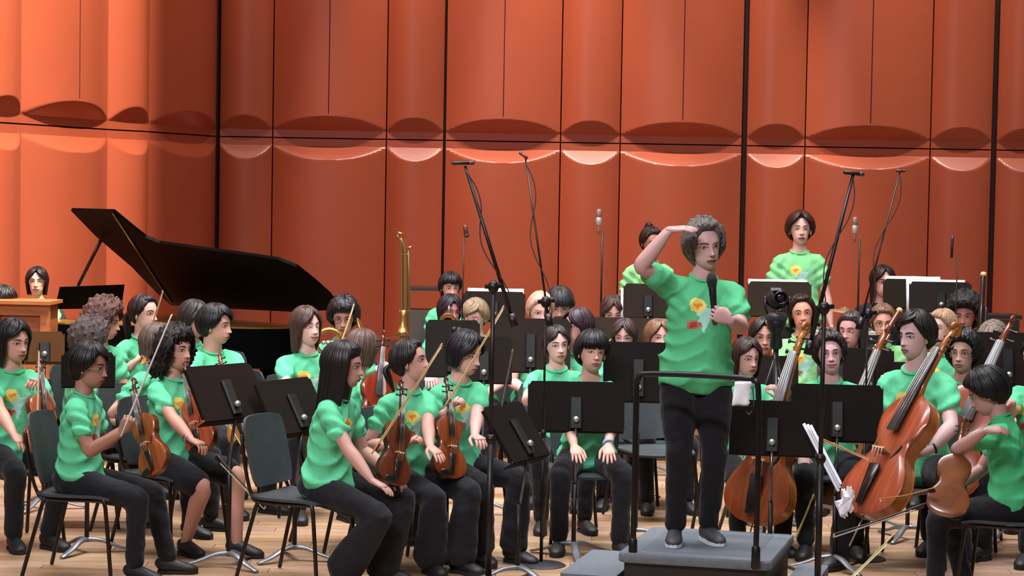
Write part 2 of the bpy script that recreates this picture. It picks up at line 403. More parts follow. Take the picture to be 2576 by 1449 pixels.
# ------------------------------------------------------------------ hands
def hand_into(mb, W, d, nrm, side, k=1.0, curl=.25, spread=1.0, mi=0, thumb=.6, fc=None, bends=(.9, 1.1, .8)):
    """W wrist, d pointing from wrist to the knuckles, nrm out of the back of the hand, side +1 when the thumb lies to d x nrm"""
    d = V(d).normalized(); nrm = V(nrm); nrm = (nrm-d*nrm.dot(d)).normalized(); s = d.cross(nrm)*side
    Q = lambda a, b, c: W+(d*a+s*b+nrm*c)*k
    mb.loft([Q(-.012, 0, 0), Q(.01, 0, 0), Q(.04, .002, 0), Q(.072, 0, .001), Q(.088, -.002, 0)], [(.021*k, .017*k), (.027*k, .0175*k), (.038*k, .015*k), (.041*k, .0135*k), (.034*k, .010*k)], 10, up=nrm, mi=mi, sub=2)
    for i, (b, ln, r) in enumerate(((.030, .071, .0086), (.0105, .080, .0089), (-.0095, .074, .0084), (-.0285, .058, .0074))):
        c = (curl if fc is None else fc[i])
        ang = 0; p = Q(.070 if i else .068, b*.92, 0); pts = [p]; fan = (b/.03)*.13*spread
        dd = (d+s*fan).normalized()
        for j, (fr_, bend) in enumerate(zip((.45, .30, .25), bends)):
            ang += c*bend; v = dd*math.cos(ang)-nrm*math.sin(ang)
            p = p+v*ln*fr_*k; pts.append(p)
        pts = [pts[0]-dd*.012*k]+pts
        mb.loft(pts, [r*k*.9, r*k, r*k*.98, r*k*.88, r*k*.62], 7, up=nrm, mi=mi, sub=2)
    t0 = Q(.018, .022, -.004); v1 = (d*.62+s*(.75*thumb+.2)-nrm*(.25+curl*.25)).normalized()
    p1 = t0+v1*.036*k; v2 = (d*.85+s*.35*thumb-nrm*(.15+curl*.5)-s*curl*.35).normalized(); p2 = p1+v2*.032*k
    v3 = (v2-s*curl*.4-nrm*.1).normalized(); p3 = p2+v3*.024*k
    mb.loft([t0-v1*.012*k, t0, p1, p2, p3], [.013*k, .0145*k, .0115*k, .0095*k, .0065*k], 7, up=nrm, mi=mi, sub=2)

def shoe(mb, ank, fwd, k=1.0, sole=True):
    f = V((fwd.x, fwd.y, 0)).normalized(); s = f.cross(V((0, 0, 1))); z = ank.z-.082*k
    Q = lambda a, h: V((ank.x, ank.y, z))+f*a*k+V((0, 0, h*k))
    mb.loft([Q(-.055, .045), Q(-.045, .05), Q(-.005, .052), Q(.05, .045), (Q(.11, .034)), Q(.155, .028), Q(.178, .022)], [(.026*k, .036*k), (.036*k, .046*k), (.038*k, .05*k), (.042*k, .042*k), (.048*k, .032*k), (.042*k, .024*k), (.026*k, .015*k)], 12, up=(0, 0, 1), sub=2, mi=0)
    A = mb.v[-1]; A[:, 2] = np.maximum(A[:, 2], z+.012*k)
    ol = [(-.062, -.02), (-.045, -.036), (.03, -.038), (.10, -.048), (.155, -.040), (.185, -.016), (.185, .016), (.155, .040), (.10, .048), (.03, .038), (-.045, .036), (-.062, .02)]
    M = Matrix(((f.x, -s.x, 0, ank.x), (f.y, -s.y, 0, ank.y), (0, 0, 1, z+.010*k), (0, 0, 0, 1)))
    mb.prism([(a*k, b*k) for a, b in ol], M, .020*k, mi=1)

# ------------------------------------------------------------------ remeshed clothes
def remesh(mb, vox, smooth=4):
    me = mb.mesh('tmp', []); ob = bpy.data.objects.new('tmp', me); COL.objects.link(ob)
    r = ob.modifiers.new('r', 'REMESH'); r.mode = 'VOXEL'; r.voxel_size = vox; r.adaptivity = 0
    s_ = ob.modifiers.new('s', 'SMOOTH'); s_.iterations = smooth; s_.factor = .5
    ev = ob.evaluated_get(bpy.context.evaluated_depsgraph_get())
    out = bpy.data.meshes.new_from_object(ev); bpy.data.objects.remove(ob); bpy.data.meshes.remove(me)
    n = len(out.vertices); A = np.empty(n*3); out.vertices.foreach_get('co', A); N = np.empty(n*3); out.vertices.foreach_get('normal', N)
    return out, A.reshape(-1, 3), N.reshape(-1, 3)
def vnoise(A, s, seed=0):
    """cheap smooth pseudo noise from summed sines"""
    r = np.random.RandomState(seed); o = np.zeros(len(A))
    for i in range(7):
        k = r.normal(size=3); k /= np.linalg.norm(k); f = s*(.6+1.3*r.rand()); o += np.sin(A @ k*f+r.rand()*6.28+1.3*np.sin(A @ np.roll(k, 1)*f*.7))
    return o/7
def finish(me, A, name, mt, parent, org):
    me.vertices.foreach_set('co', (A-np.array(org)).ravel()); me.materials.clear(); me.materials.append(mt)
    me.polygons.foreach_set('use_smooth', [True]*len(me.polygons)); me.name = name; me.update()
    o = bpy.data.objects.new(name, me); COL.objects.link(o); o.parent = parent; return o

def ik(S, W, a, b, pole):
    v = W-S; d = v.length; d2 = min(max(d, abs(a-b)+.02), (a+b)*.998); u = v.normalized(); W = S+u*d2
    x = (a*a-b*b+d2*d2)/(2*d2); h = math.sqrt(max(a*a-x*x, 0)); pl = pole-u*pole.dot(u); pl.normalize()
    return S+u*x+pl*h, W

GREEN = '62c896'
def person(label, px, D, a=0, z0=0., k=.96, stand=False, lean=6, side=0, head=(0, 0, 0), skin='c99a84', lip=None, hairc='1c1716', H={}, Fc={},
           armL=None, armR=None, legs=None, shirt=None, pants='1b1b20', vox=.014, group=None, wide=1.0, shoes='17171a', sole='17171a', bare=None,
           hoff=(0, 0), sleeve=.62, root=None, longsl=False, knees=None, glass=None, name='person', print_=True, shoulder=0.0, neckfwd=0., wideleg=0.):
    """px: picture column of the hips; a: facing in degrees (0 = to the camera, 90 = to the right); local frame (l left, f front, z)"""
    skin = ''.join('%02x' % int(.74*int(skin[i:i+2], 16)+.26*c_) for i, c_ in ((0, 236), (2, 190), (4, 182)))
    ro = root if root is not None else X(px, D, z0)
    ar = R(a); Lf = V((math.cos(ar), math.sin(ar), 0)); Fw = V((math.sin(ar), -math.cos(ar), 0)); Z = V((0, 0, 1))
    loc = lambda l, f, z: ro+(Lf*l+Fw*f)*k+Z*z*k
    T = thing(name, label, 'person', ro, 0, group)
    sit = not stand
    hipz = (.45-.01)/k+.095 if sit else .93
    if sit and z0 == 0: pass
    hip = loc(0, 0, hipz)
    la, sd = R(lean), R(side)
    sp = (Z*math.cos(la)+Fw*math.sin(la)); sp = (sp*math.cos(sd)+Lf*math.sin(sd)).normalized()
    Lt = (Lf-sp*Lf.dot(sp)).normalized(); Ft = (-Lt.cross(sp)).normalized()
    if Ft.dot(Fw) < 0: Ft = -Ft
    def tp(t, l=0., f=0.):          # torso point, t along the spine in metres
        bend = (.018*math.sin(t/.5*PI))*(1 if sit else .3)
        return hip+(sp*t+Lt*l+Ft*(f-bend))*k
    # --- head
    hy, hp, hr = head
    nb = tp(.53, 0, -.01+neckfwd*.3)
    Mr = Matrix.Rotation(ar+R(hy), 3, 'Z') @ Matrix.Rotation(PI, 3, 'Z')      # head +y becomes the facing direction
    Mr = Mr @ Matrix.Rotation(R(-hp), 3, 'X') @ Matrix.Rotation(R(hr), 3, 'Y')
    fdir = Mr @ V((0, 1, 0)); updir = Mr @ V((0, 0, 1))
    hc = nb+sp*.055*k+Fw*(.012+neckfwd)*k+updir*.100*k+fdir*.012*k+Lf*hoff[0]+Z*hoff[1]
    hs = k*1.10*H.get('hs', 1.0)
    Mh = Matrix.Translation(hc) @ Mr.to_4x4() @ Matrix.Scale(hs, 4)
    body = MB(); FcO = dict(Fc); FcO.setdefault('wide', H.get('wide', 1.0))
    head_into(body, Mh, FcO)
    nr = .051 if not H.get('thin') else .046
    if wide > 1.1: nr = .058
    # neck through to the trunk: one continuous skin
    body.loft([tp(.25), tp(.40), tp(.485, 0, -.005), nb+sp*.02*k, Mh @ V((0, -.022, -.062)), Mh @ V((0, -.012, -.02))],
              [(.10*k*wide, .07*k), (.11*k*wide, .065*k), (.085*k, .055*k), (nr*k*1.1, nr*k*1.1), (nr*k, nr*k*1.05), (nr*k*.9, nr*k)], 14, up=Ft, sub=3)
    # --- arms
    SW = .152*(1+(wide-1)*.7)
    sh = MB(); elbows = []; hands = []
    for sgn, spec in ((1, armL), (-1, armR)):
        S = tp(.448+shoulder, sgn*SW, 0)
        spec = dict(spec or {})
        if 'px' in spec: W = P(spec['px'][0], spec['px'][1], spec['px'][2])
        elif 'l' in spec: W = loc(*spec['l'])
        else: W = loc(sgn*.12, .36, hipz+.115) if sit else loc(sgn*.23, .06, hipz-.06)
        pole = spec.get('pole', (sgn*.45, -.5, -.8)); pv = Lf*pole[0]+Fw*pole[1]+Z*pole[2]
        if 'ep' in spec: pv = P(*spec['ep'])-(S+W)/2
        E, W = ik(S, W, .285*k, .245*k, pv)
        if 'dir' in spec: q = spec['dir']; hd = Lf*q[0]+Fw*q[1]+Z*q[2]
        else: hd = (W-E).normalized()+(V((0, 0, -.25)) if sit else V((0, 0, 0)))
        if 'n' in spec: q = spec['n']; hn = Lf*q[0]+Fw*q[1]+Z*q[2]
        else: hn = Z*1.0+Fw*.3 if sit else Lf*sgn
        if 'wd' in spec: hd = V(spec['wd'])
        if 'wn' in spec: hn = V(spec['wn'])
        dn = hd.normalized(); nn = (hn-dn*hn.dot(dn)).normalized()
        # thumb to the body's midline for palms down
        cr = dn.cross(nn); ts = spec.get('thumb', 1 if cr.dot(Lf)*sgn < 0 else -1)
        am = k*(1+(wide-1)*.5)
        up0 = nn
        body.loft([tp(.43, sgn*SW*.6, 0), S, S.lerp(E, .35), S.lerp(E, .8), E, E.lerp(W, .25), E.lerp(W, .65), W.lerp(E, .06), W+dn*.012*k],
                  [.03*am, .042*am, .045*am, .040*am, .0385*am, .041*am, .033*am, (.0265*am, .0205*am), (.022*am, .015*am)], 12, up=up0, sub=3)
        hand_into(body, W, dn, nn, ts, k*1.0, spec.get('curl', .28), spec.get('spread', 1.0), 0, spec.get('th', .7), spec.get('fc'), spec.get('bends', (.9, 1.1, .8)))
        elbows.append(E); hands.append((W, dn, nn))
        # sleeve
        u = (E-S).normalized(); e = S+u*.285*k*sleeve; wd_ = wide
        if longsl:
            sh.loft([tp(.44, sgn*SW*.45, 0), S, S.lerp(E, .5), E, E.lerp(W, .5), W-(W-E).normalized()*.01], [.075*k, .068*k*wd_, .06*k, .05*k, .043*k, .034*k], 14, up=up0, sub=2)
        else:
            sh.loft([tp(.425, sgn*SW*.35, -.004), tp(.440, sgn*SW*.75, -.002), S+u*.03*k, S.lerp(e, .6), e], [.070*k, .067*k*wd_, .063*k*wd_, .062*k*wd_, .064*k*wd_], 16, up=up0, sub=2)
    # --- legs
    hipj = []; knee = []; ank = []; tb = MB()
    for sgn in (1, -1):
        hj = loc(sgn*.088*wide, 0, hipz-.01)
        if sit:
            kt = None if knees is None else knees[0 if sgn > 0 else 1]
            lg = (legs or {}).get('L' if sgn > 0 else 'R', (sgn*.15, .44, .085))
            A_ = loc(*lg) if not isinstance(lg, Vector) else lg
            A_ = V((A_.x, A_.y, ro.z+(.09 if len(lg) < 3 or isinstance(lg, Vector) else lg[2])*k if not isinstance(lg, Vector) else A_.z))
            pole = Fw*1.0+Z*1.0+Lf*sgn*.25
            K_, A_ = ik(hj, A_, .435*k, .425*k, pole)
        else:
            lg = (legs or {}).get('L' if sgn > 0 else 'R', (sgn*.11, .0, .085))
            A_ = loc(*lg); K_, A_ = ik(hj, A_, .435*k, .425*k, Fw)
        hipj.append(hj); knee.append(K_); ank.append(A_)
        fk = Fw+Lf*sgn*.22
        wl = wideleg
        cuff = A_+(K_-A_).normalized()*.015*k
        if bare:
            body.loft([hj, hj.lerp(K_, .5), K_, K_.lerp(A_, .3), K_.lerp(A_, .7), A_, A_-Z*.03*k], [.08*k, .07*k, .054*k, .056*k, .042*k, .034*k, .033*k], 12, up=Fw, sub=3)
            tb.loft([hj-Fw*.03*k, hj, hj.lerp(K_, .5), hj.lerp(K_, bare)], [.10*k*wide, .105*k*wide, .098*k, .088*k], 14, up=Z, sub=2)
        else:
            body.loft([hj, hj.lerp(K_, .5), K_, K_.lerp(A_, .3), K_.lerp(A_, .7), A_, A_-Z*.03*k], [.07*k, .06*k, .044*k, .046*k, .035*k, .032*k, .03*k], 8, up=Fw, sub=1)
            tb.loft([hj-Fw*.02*k+(Z*.01 if sit else Z*.06), hj, hj.lerp(K_, .5), K_.lerp(hj, .12), K_, K_.lerp(A_, .15), K_.lerp(A_, .6), cuff],
                    [(.098 if sit else .080)*k*wide, (.100 if sit else .088)*k*wide, .088*k*wide, .075*k, .073*k, (.068+wl*.02)*k, (.060+wl*.045)*k, (.058+wl*.06)*k], 14, up=Z if sit else Fw, sub=2)
        so = MB(); shoe(so, A_, fk, k); so.obj('shoe', [mat('shoe_'+shoes, shoes, .55, noise=.2, nscale=30), mat('sole_'+sole, sole, .7)], T, origin=ro, sharp=50)
    if sit: tb.loft([loc(-.09, -.03, hipz+.0), loc(.09, -.03, hipz+.0)], [(.112*k, .10*k)]*2, 16, up=Z); 
    tb.loft([tp(-.06), tp(.0), tp(.06), tp(.10)], [(.12*k*wide, .09*k*wide), (.152*k*wide, .105*k*wide), (.14*k*wide, .10*k*wide), (.12*k*wide, .09*k*wide)], 18, up=Ft, sub=2)
    me, A, N = remesh(tb, vox*1.15, 3)
    # folds: at the lap and behind the knees, running across the leg
    A = A+N*(.007*vnoise(A*np.array((1, 1, 1.6)), 26, 3)+.003*vnoise(A, 60, 5))[:, None]
    if sit: A[:, 2] = np.where(A[:, 2] < ro.z+.43, A[:, 2], A[:, 2])
    finish(me, A, 'trousers' if not bare else 'shorts', mat('cloth_'+pants, pants, .9, noise=.18, nscale=14, bump=.3, bscale=30, spec=.25, sheen=.1), T, ro)
    # --- shirt
    w2 = wide; hm_ = -.02 if sit else -.035
    bel = (wide-1)*.25
    sh.loft([tp(hm_, 0, .012), tp(.03, 0, .014), tp(.12, 0, .012+bel*.1), tp(.24, 0, .008), tp(.35, 0, .004), tp(.43, 0, -.004), tp(.480, 0, -.010), tp(.505, 0, -.012), tp(.520, 0, -.012)],
            [(.192*k*w2, .154*k*(1+bel*2)), (.188*k*w2, .150*k*(1+bel*2)), (.166*k*w2, .130*k*(1+bel*2.2)), (.158*k*w2, .118*k*w2), (.168*k*w2, .115*k*w2), (.166*k*w2, .098*k*w2), (.118*k*w2, .076*k), (.086*k, .066*k), (.074*k, .062*k)], 24, up=Ft, sub=2)
    me, A, N = remesh(sh, vox, 3)
    rel = (A-np.array(hip))/k; tt = rel @ np.array(sp); ll = rel @ np.array(Lt); ff = rel @ np.array(Ft)
    # folds: long diagonal drapes, stronger toward the waist, gathered at the arm pits
    low = np.clip((.30-tt)/.25, 0, 1)
    q = np.stack([ll*1.0+ff*.6, tt, ff], -1)
    ph = tt*46+np.abs(ll-.05*vnoise(q, 6, 2))*60*(1-low*.6)+5*vnoise(q, 8, int(px) % 97)
    fold = 1-2*np.abs(np.sin(ph*.5))**.8
    side_ = np.clip((np.abs(ll)-.06)/.1, 0, 1)
    crease = np.sin(np.abs(ll)*55-tt*75+2.5*vnoise(q, 6, int(px) % 13))*side_*np.clip(1-abs(tt-.36)/.12, 0, 1)
    A = A+N*((.0045+.014*low)*fold*(.25+.75*np.clip(.5+1.6*vnoise(q, 7, 4), 0, 1))+.010*crease+(.006 if vox < .0135 else .003)*vnoise(q, 15, int(px) % 31)+.003*vnoise(q, 42, 9))[:, None]
    fr = ((N @ np.array(Ft)) > .15)*(ff > .02)*1.0 if print_ else np.zeros(len(A))
    o = finish(me, A, 'shirt', shirt or shirt_mat('green_tee', GREEN), T, ro)
    atr = me.attributes.new('chest', 'FLOAT_VECTOR', 'POINT'); C = np.stack([ll/1.2, (tt-.02)/1.05, fr], -1); atr.data.foreach_set('vector', C.ravel())
    # collar
    cb = MB(); cN = np.array(sp)
    cb.loft([tp(.520+.020*math.cos(t_+PI)*1.0, .071*math.sin(t_), -.008+.064*math.cos(t_)) for t_ in np.linspace(0, 2*PI, 19)], [(.011*k, .008*k)]*19, 6, up=sp)
    cb.obj('collar', shirt or shirt_mat('green_tee', GREEN), o, origin=ro)
    lipm = mat('lip_'+(lip or skin), lip or ''.join('%02x' % int(int(skin[i:i+2], 16)*f_) for i, f_ in ((0, .88), (2, .71), (4, .74))), .45)
    sm_ = mat('skin_'+skin, skin, .5, noise=.05, nscale=12, spec=.35)
    body.obj('body', [sm_, mat('eye_white', 'b4a8a4', .3), mat('eye_dark', '150f0c', .3), lipm, mat('brow_'+hairc, hairc, .8)], T, origin=ro)
    if H.get('style') != 'none':
        hair(Mh, T, ro, H, mat('hair_'+hairc, hairc, H.get('rough', .42), noise=.3, nscale=40, spec=.35))
    if glass: glasses(Mh, T, ro, FcO, *glass)
    T['_'] = 0; del T['_']
    return dict(T=T, elbows=elbows, hands=hands, knee=knee, ank=ank, Mh=Mh, tp=tp, loc=loc, ro=ro, Lf=Lf, Fw=Fw, hip=hip, k=k)
# ------------------------------------------------------------------ furniture and instruments
BLK = lambda: mat('black_powdercoat', '17171a', .45, noise=.15, nscale=8)
def Rz(a): return Matrix.Rotation(R(a), 4, 'Z')
def make_chair(cut=False):
    """front faces -y, left +x, base centre at the origin"""
    t = thing('orchestra_chair', '', 'chair')
    plastic = mat('chair_shell', '3c4145', .45, noise=.1, nscale=15, bump=.05, bscale=200); steel = mat('chair_steel', '1e1614', .35, metal=.3)
    mb = MB(); n = 9; vs = []; xs = np.linspace(-.225, .225, n); ys = np.linspace(-.22, .20, n)
    for lay in (0, -.014):
        for y in ys:
            for x in xs:
                kx = 1-.10*(abs(y)/.22)**4; z = .452+.010*(x/.22)**2-.014*max(0, (-y-.12)/.1)**2+.012*max(0, (y-.1)/.1)**2
                vs.append((x*kx, y*(1-.06*(abs(x)/.225)**4), z+lay))
    fs = []; N2 = n*n
    for i in range(n-1):
        for j in range(n-1):
            q = i*n+j; fs.append((q, q+1, q+n+1, q+n)); fs.append((N2+q, N2+q+n, N2+q+n+1, N2+q+1))
    for i in range(n-1):
        for a, b in ((i, i+1), (i*n+n-1, (i+1)*n+n-1)): pass
        fs += [(i, N2+i, N2+i+1, i+1), ((n-1)*n+i+1, N2+(n-1)*n+i+1, N2+(n-1)*n+i, (n-1)*n+i), ((i+1)*n, N2+(i+1)*n, N2+i*n, i*n), (i*n+n-1, N2+i*n+n-1, N2+(i+1)*n+n-1, (i+1)*n+n-1)]
    mb.add(vs, fs); mb.obj('seat', plastic, t, sharp=60)
    mb = MB(); vs = []; zs = np.linspace(.50, .88, n)
    for lay in (0, .014):
        for z in zs:
            u = (z-.69)/.19
            for x in xs:
                kx = .93-.12*abs(u)**5; vs.append((x*kx, .195+.08*(z-.50)/.38-.035*(abs(x)/.225)**2*-1*-1+lay, z-.012*(abs(x)/.225)**4*(1 if u > 0 else -1)*abs(u)))
    mb.add(vs, [f[::-1] for f in fs]); mb.obj('backrest', plastic, t, sharp=60)
    for sx in (-1, 1):
        MB().loft([(sx*.20, -.17, .44), (sx*.205, -.19, .40), (sx*.235, -.235, .01)], [.011]*3, 8, sub=2).obj('leg', steel, t)
        MB().loft([(sx*.20, .14, .44), (sx*.205, .16, .40), (sx*.235, .26, .01)], [.011]*3, 8, sub=2).obj('leg', steel, t)
        MB().loft([(sx*.20, -.17, .436), (sx*.20, .13, .436), (sx*.195, .19, .47), (sx*.19, .232, .60), (sx*.185, .262, .78)], [.010]*5, 8, sub=3).obj('side_rail', steel, t)
    MB().loft([(-.20, -.12, .432), (.20, -.12, .432)], [.009]*2, 8).obj('stretcher', steel, t)
    MB().loft([(-.20, .12, .432), (.20, .12, .432)], [.009]*2, 8).obj('stretcher', steel, t)
    return t
CHAIR = []
def chair(label, loc, a, group='orchestra chairs on the stage'):
    if not CHAIR: t = make_chair(); CHAIR.append(t)
    else: t = copy_tree(CHAIR[0])
    t.location = loc; t.rotation_euler = (0, 0, R(a)); t['label'] = label; t['group'] = group
    return t
def stand(label, px, py, D, a=0, w=.50, h=.33, tilt=22, dark='1d1a19', base=True, ba=0, z0=0., rod=True, group='music stands on the stage'):
    """desk centre at pixel (px,py), depth D. With a=0 the back of the desk faces the camera"""
    c = P(px, py, D); hgt = c.z-z0
    t = thing('music_stand', label, 'music stand', (c.x, c.y, z0), R(a), group)
    dark = ''.join('%02x' % int(int(dark[i:i+2], 16)*(.85, .78, .72)[i//2]) for i in (0, 2, 4)); m = mat('desk_'+dark, dark, .8, noise=.12, nscale=5, spec=.12); pole = mat('stand_pole', '191313', .4, metal=.2); base_m = mat('stand_base', '8b9096', .35, metal=.6)
    Rt = Matrix.Translation((0, 0, hgt)) @ Matrix.Rotation(R(-tilt), 4, 'X')
    # desk plane: local x right, z up, +y the musician's side
    ol = [(-w/2, -h/2), (w/2, -h/2), (w/2, h/2-.03), (w/2-.02, h/2), (-w/2+.02, h/2), (-w/2, h/2-.03)]
    Mx = Rt @ Matrix.Rotation(R(90), 4, 'X')
    mb = MB(); mb.prism(ol, Mx, .006); 
    for sx in (-1, 1): mb.box(Rt @ V((sx*w/2, .008, 0)), (.005, .02, h-.03), Rt)
    dk = mb.obj('desk', m, t, sharp=30)
    MB().box(Rt @ V((0, .035, -h/2)), (w, .065, .006), Rt).obj('ledge', m, dk, smooth=False)
    bk = MB().box(Rt @ V((0, -.014, -.04)), (.07, .022, h*.62), Rt, bev=.008).obj('bracket', mat('bracket_black', '070606', .6), t, smooth=False)
    MB().lathe([(0, -.01), (.016, -.01), (.018, 0), (.016, .012), (0, .014)], Rt @ V((.0, -.035, -h*.28)), Rt @ Matrix.Rotation(R(90), 4, 'X'), 14).obj('knob', mat('knob_steel', 'b9bcb4', .3, metal=.7), bk)
    MB().tube((0, -.02, .62 if hgt > .9 else .4), Rt @ V((0, -.02, -h*.33)), .009, 10).obj('inner_pole', mat('chrome_rod', '6d6f73', .25, metal=.9), t)
    MB().tube((0, -.02, .06), (0, -.02, .66 if hgt > .9 else .42), .0135, 10).obj('pole', pole, t)
    if base:
        for q in range(3):
            an = R(ba+120*q)
            MB().loft([(0, -.02, .075), (.08*math.cos(an), -.02+.08*math.sin(an), .068), (.17*math.cos(an), -.02+.17*math.sin(an), .035), (.27*math.cos(an), -.02+.27*math.sin(an), .010)], [(.02, .016), (.022, .012), (.024, .009), (.016, .007)], 8, sub=3).obj('base_leg', base_m, t)
    return t, Rt
def sheet(label, st, Rt, w=.45, h=.30, x=0, dz=0.02, open_=True, yo=.010, tiltx=0, group='sheet music on the stands'):
    """open music part resting on a stand's desk"""
    M0 = st.matrix_basis @ Rt
    t = thing('sheet_music', label, 'sheet music', M0 @ V((x, yo, dz)), st.rotation_euler.z, group)
    pm = mat('music_paper', 'e6e4ea', .8, noise=.03, nscale=60); I = Matrix.Translation((0, 0, 0)); Q = Rt.copy(); Q.translation = (0, 0, 0)
    for sx in (-1, 1):
        mb = MB(); n = 7; vs = []; lay = [0, .004]
        for l in lay:
            for i in range(n):
                u = i/(n-1)
                for zz in (-h/2, 0, h/2):
                    vs.append(tuple(Q @ V((sx*u*w/2, .004+.014*math.sin(u*PI)*(.6+.4*(zz > 0))+l+.012*(u if zz > 0 else 0), zz))))
        fs = []; K = n*3
        for i in range(n-1):
            for j in range(2):
                a_ = i*3+j; fs += [(a_, a_+1, a_+4, a_+3), (K+a_, K+a_+3, K+a_+4, K+a_+1)]
            fs += [(i*3, i*3+3, K+i*3+3, K+i*3), (i*3+2, K+i*3+2, K+i*3+5, i*3+5)]
        fs += [(0, K, K+1, 1), (1, K+1, K+2, 2), (K-3, K-2, 2*K-2, 2*K-3), (K-2, K-1, 2*K-1, 2*K-2)]
        mb.add(vs, fs); mb.obj('page', pm, t)
    return t

def violin_outline(L, wu, wc, wl, n=40):
    """half outline from the tail (y=0) to the neck (y=L)"""
    ys = [0, .02, .10, .22, .34, .42, .46, .50, .58, .63, .66, .72, .80, .90, .97, 1.0]
    xs = [0.12, .45, .86, 1.0, .90, .74, .66, .60, .585, .64, .70, .76, .80, .66, .36, .12]
    out = []
    for y, x in zip(ys, xs):
        out.append((x*wl/2, y*L))
    A = cat([(a, b, 0) for a, b in out], 3)[:, :2]
    # push out the two corners of the waist
    R_ = [tuple(p) for p in A]; Lh = [(-p[0], p[1]) for p in A[::-1]]
    return R_+Lh
def strings(name, label, cat_, M, L=.36, col='8a3f1c', rib='6b3216', group=None, pin=0., board='1a1716', depth=None, bow=None):
    """violin family, built along +y from the tail to the scroll, belly facing +z, placed with matrix M"""
    t = thing(name, label, cat_, (0, 0, 0), 0, group); t.matrix_world = M; t.rotation_mode = 'XYZ'
    s = L/.36; wl = .208*s; d = depth or .036*s*(1 if L < .5 else 1.15)
    top = mat('varnish_'+col, col, .26, noise=.28, nscale=5, coat=.5, stretch=(7, .7, 7)); ribm = mat('varnish_'+rib, rib, .28, noise=.3, nscale=8, coat=.5); eb = mat('ebony_'+board, board, .3, noise=.1)
    ol = violin_outline(L, 0, 0, wl)
    I = Matrix.Identity(4)
    def plate(z, sgn, mt, nm, over=1.03, arch=.010):
        mb = MB(); O = np.array(ol)*np.array((over, 1)); n = len(O); c = np.array((0, L*.48)); vs = []; rings = (1, .93, .75, .5, .25)
        for r in rings:
            for p in O:
                q = c+(p-c)*r; q[0] *= (1 if r > .9 else 1); vs.append((q[0], q[1], z+sgn*(.003*s+arch*s*(1-r)**.6 if r < 1 else 0)))
        vs.append((c[0], c[1], z+sgn*(.003+arch)*s))
        fs = []
        for k_ in range(len(rings)-1):
            for j in range(n):
                f = (k_*n+j, k_*n+(j+1) % n, (k_+1)*n+(j+1) % n, (k_+1)*n+j); fs.append(f if sgn > 0 else f[::-1])
        for j in range(n): f = (4*n+j, 4*n+(j+1) % n, 5*n); fs.append(f if sgn > 0 else f[::-1])
        mb.add(vs, fs); mb.prism(O.tolist(), Matrix.Translation((0, 0, z-sgn*.001*s)), .003*s); return mb.obj(nm, mt, t, sharp=45)
    plate(d/2, 1, top, 'belly'); plate(-d/2, -1, ribm, 'back', arch=.007)
    MB().prism(ol, I, d).obj('ribs', ribm, t, sharp=50)
    zt = d/2+.013*s
    for sx in (-1, 1):
        q = [(sx*(.030+.012*math.sin(u*2.6-1.3)+.004)*s, L*(.40+.16*u), zt-.004*s+.0005*s) for u in np.linspace(0, 1, 7)]
        MB().loft(q, [(.0035*s, .002*s)]*7, 6, up=(0, 0, 1)).obj('f_hole', mat('f_hole_black', '0c0807', .8), t)
    MB().loft([(0, L*.98, d*.35), (0, L*1.10, d*.42), (0, L*1.36, d*.30)], [(.017*s, .012*s), (.0125*s, .010*s), (.0115*s, .009*s)], 10, up=(0, 0, 1)).obj('neck', ribm, t)
    fb = MB(); fb.loft([(0, L*.66, zt+.012*s), (0, L*1.38, d*.5+.008*s)], [(.021*s, .004*s), (.0125*s, .004*s)], 8, up=(0, 0, 1), sq=.6); fb.obj('fingerboard', eb, t); eb = mat('ebony_1a1716', '1a1716', .3, noise=.1)
    MB().box((0, L*.49, zt+.012*s), (.044*s, .005*s, .030*s)).obj('bridge', mat('maple_bridge', 'c79a62', .5), t, smooth=False)
    MB().loft([(0, L*.06, zt+.004*s), (0, L*.37, zt+.010*s)], [(.012*s, .004*s), (.022*s, .005*s)], 8, up=(0, 0, 1)).obj('tailpiece', eb, t)
    st_ = MB()
    for q in (-1.5, -.5, .5, 1.5):
        st_.tube((q*.011*s, L*.36, zt+.014*s), (q*.011*s, L*.49, zt+.028*s), .0007*s+.0003, 4); st_.tube((q*.011*s, L*.49, zt+.028*s), (q*.0055*s, L*1.38, d*.5+.014*s), .0007*s+.0003, 4)
    st_.obj('strings', mat('steel_strings', 'b8b4a8', .3, metal=.8), t)
    hd = MB(); y0 = L*1.36; z0 = d*.30
    hd.loft([(0, y0, z0), (0, y0+.045*s, z0-.004*s), (0, y0+.075*s, z0-.012*s)], [(.012*s, .010*s), (.011*s, .011*s), (.008*s, .010*s)], 8, up=(0, 0, 1))
    hd.loft([(0, y0+.082*s+r_*math.sin(a)*s, z0-.012*s+r_*math.cos(a)*s-.006*s) for a, r_ in zip(np.linspace(0, 8.2, 18), np.linspace(.019, .003, 18))], [(.0085*s+.000*s, .0055*s)]*18, 6, up=(1, 0, 0))
    hd = hd.obj('scroll', ribm, t)
    pg = MB()
    for i, yy in enumerate((.008, .022, .038, .052)):
        sx = 1 if i % 2 else -1; pg.loft([(-sx*.012*s, y0+yy*s, z0), (sx*.026*s, y0+yy*s, z0-.002*s), (sx*.034*s, y0+yy*s, z0-.002*s)], [(.003*s, .003*s), (.0035*s, .0035*s), (.008*s, .004*s)], 6)
    pg.obj('pegs', mat('ebony_1a1716', '1a1716', .3, noise=.1), hd)
    if L < .5: MB().ell((-.045*s, L*.07, zt+.006*s), (.036*s, .022*s, .008*s)).obj('chin_rest', eb, t)
    if pin: MB().tube((0, 0, 0), (0, -pin, 0), .005, 8).obj('endpin', mat('steel_strings', 'b8b4a8', .3, metal=.8), t)
    return t
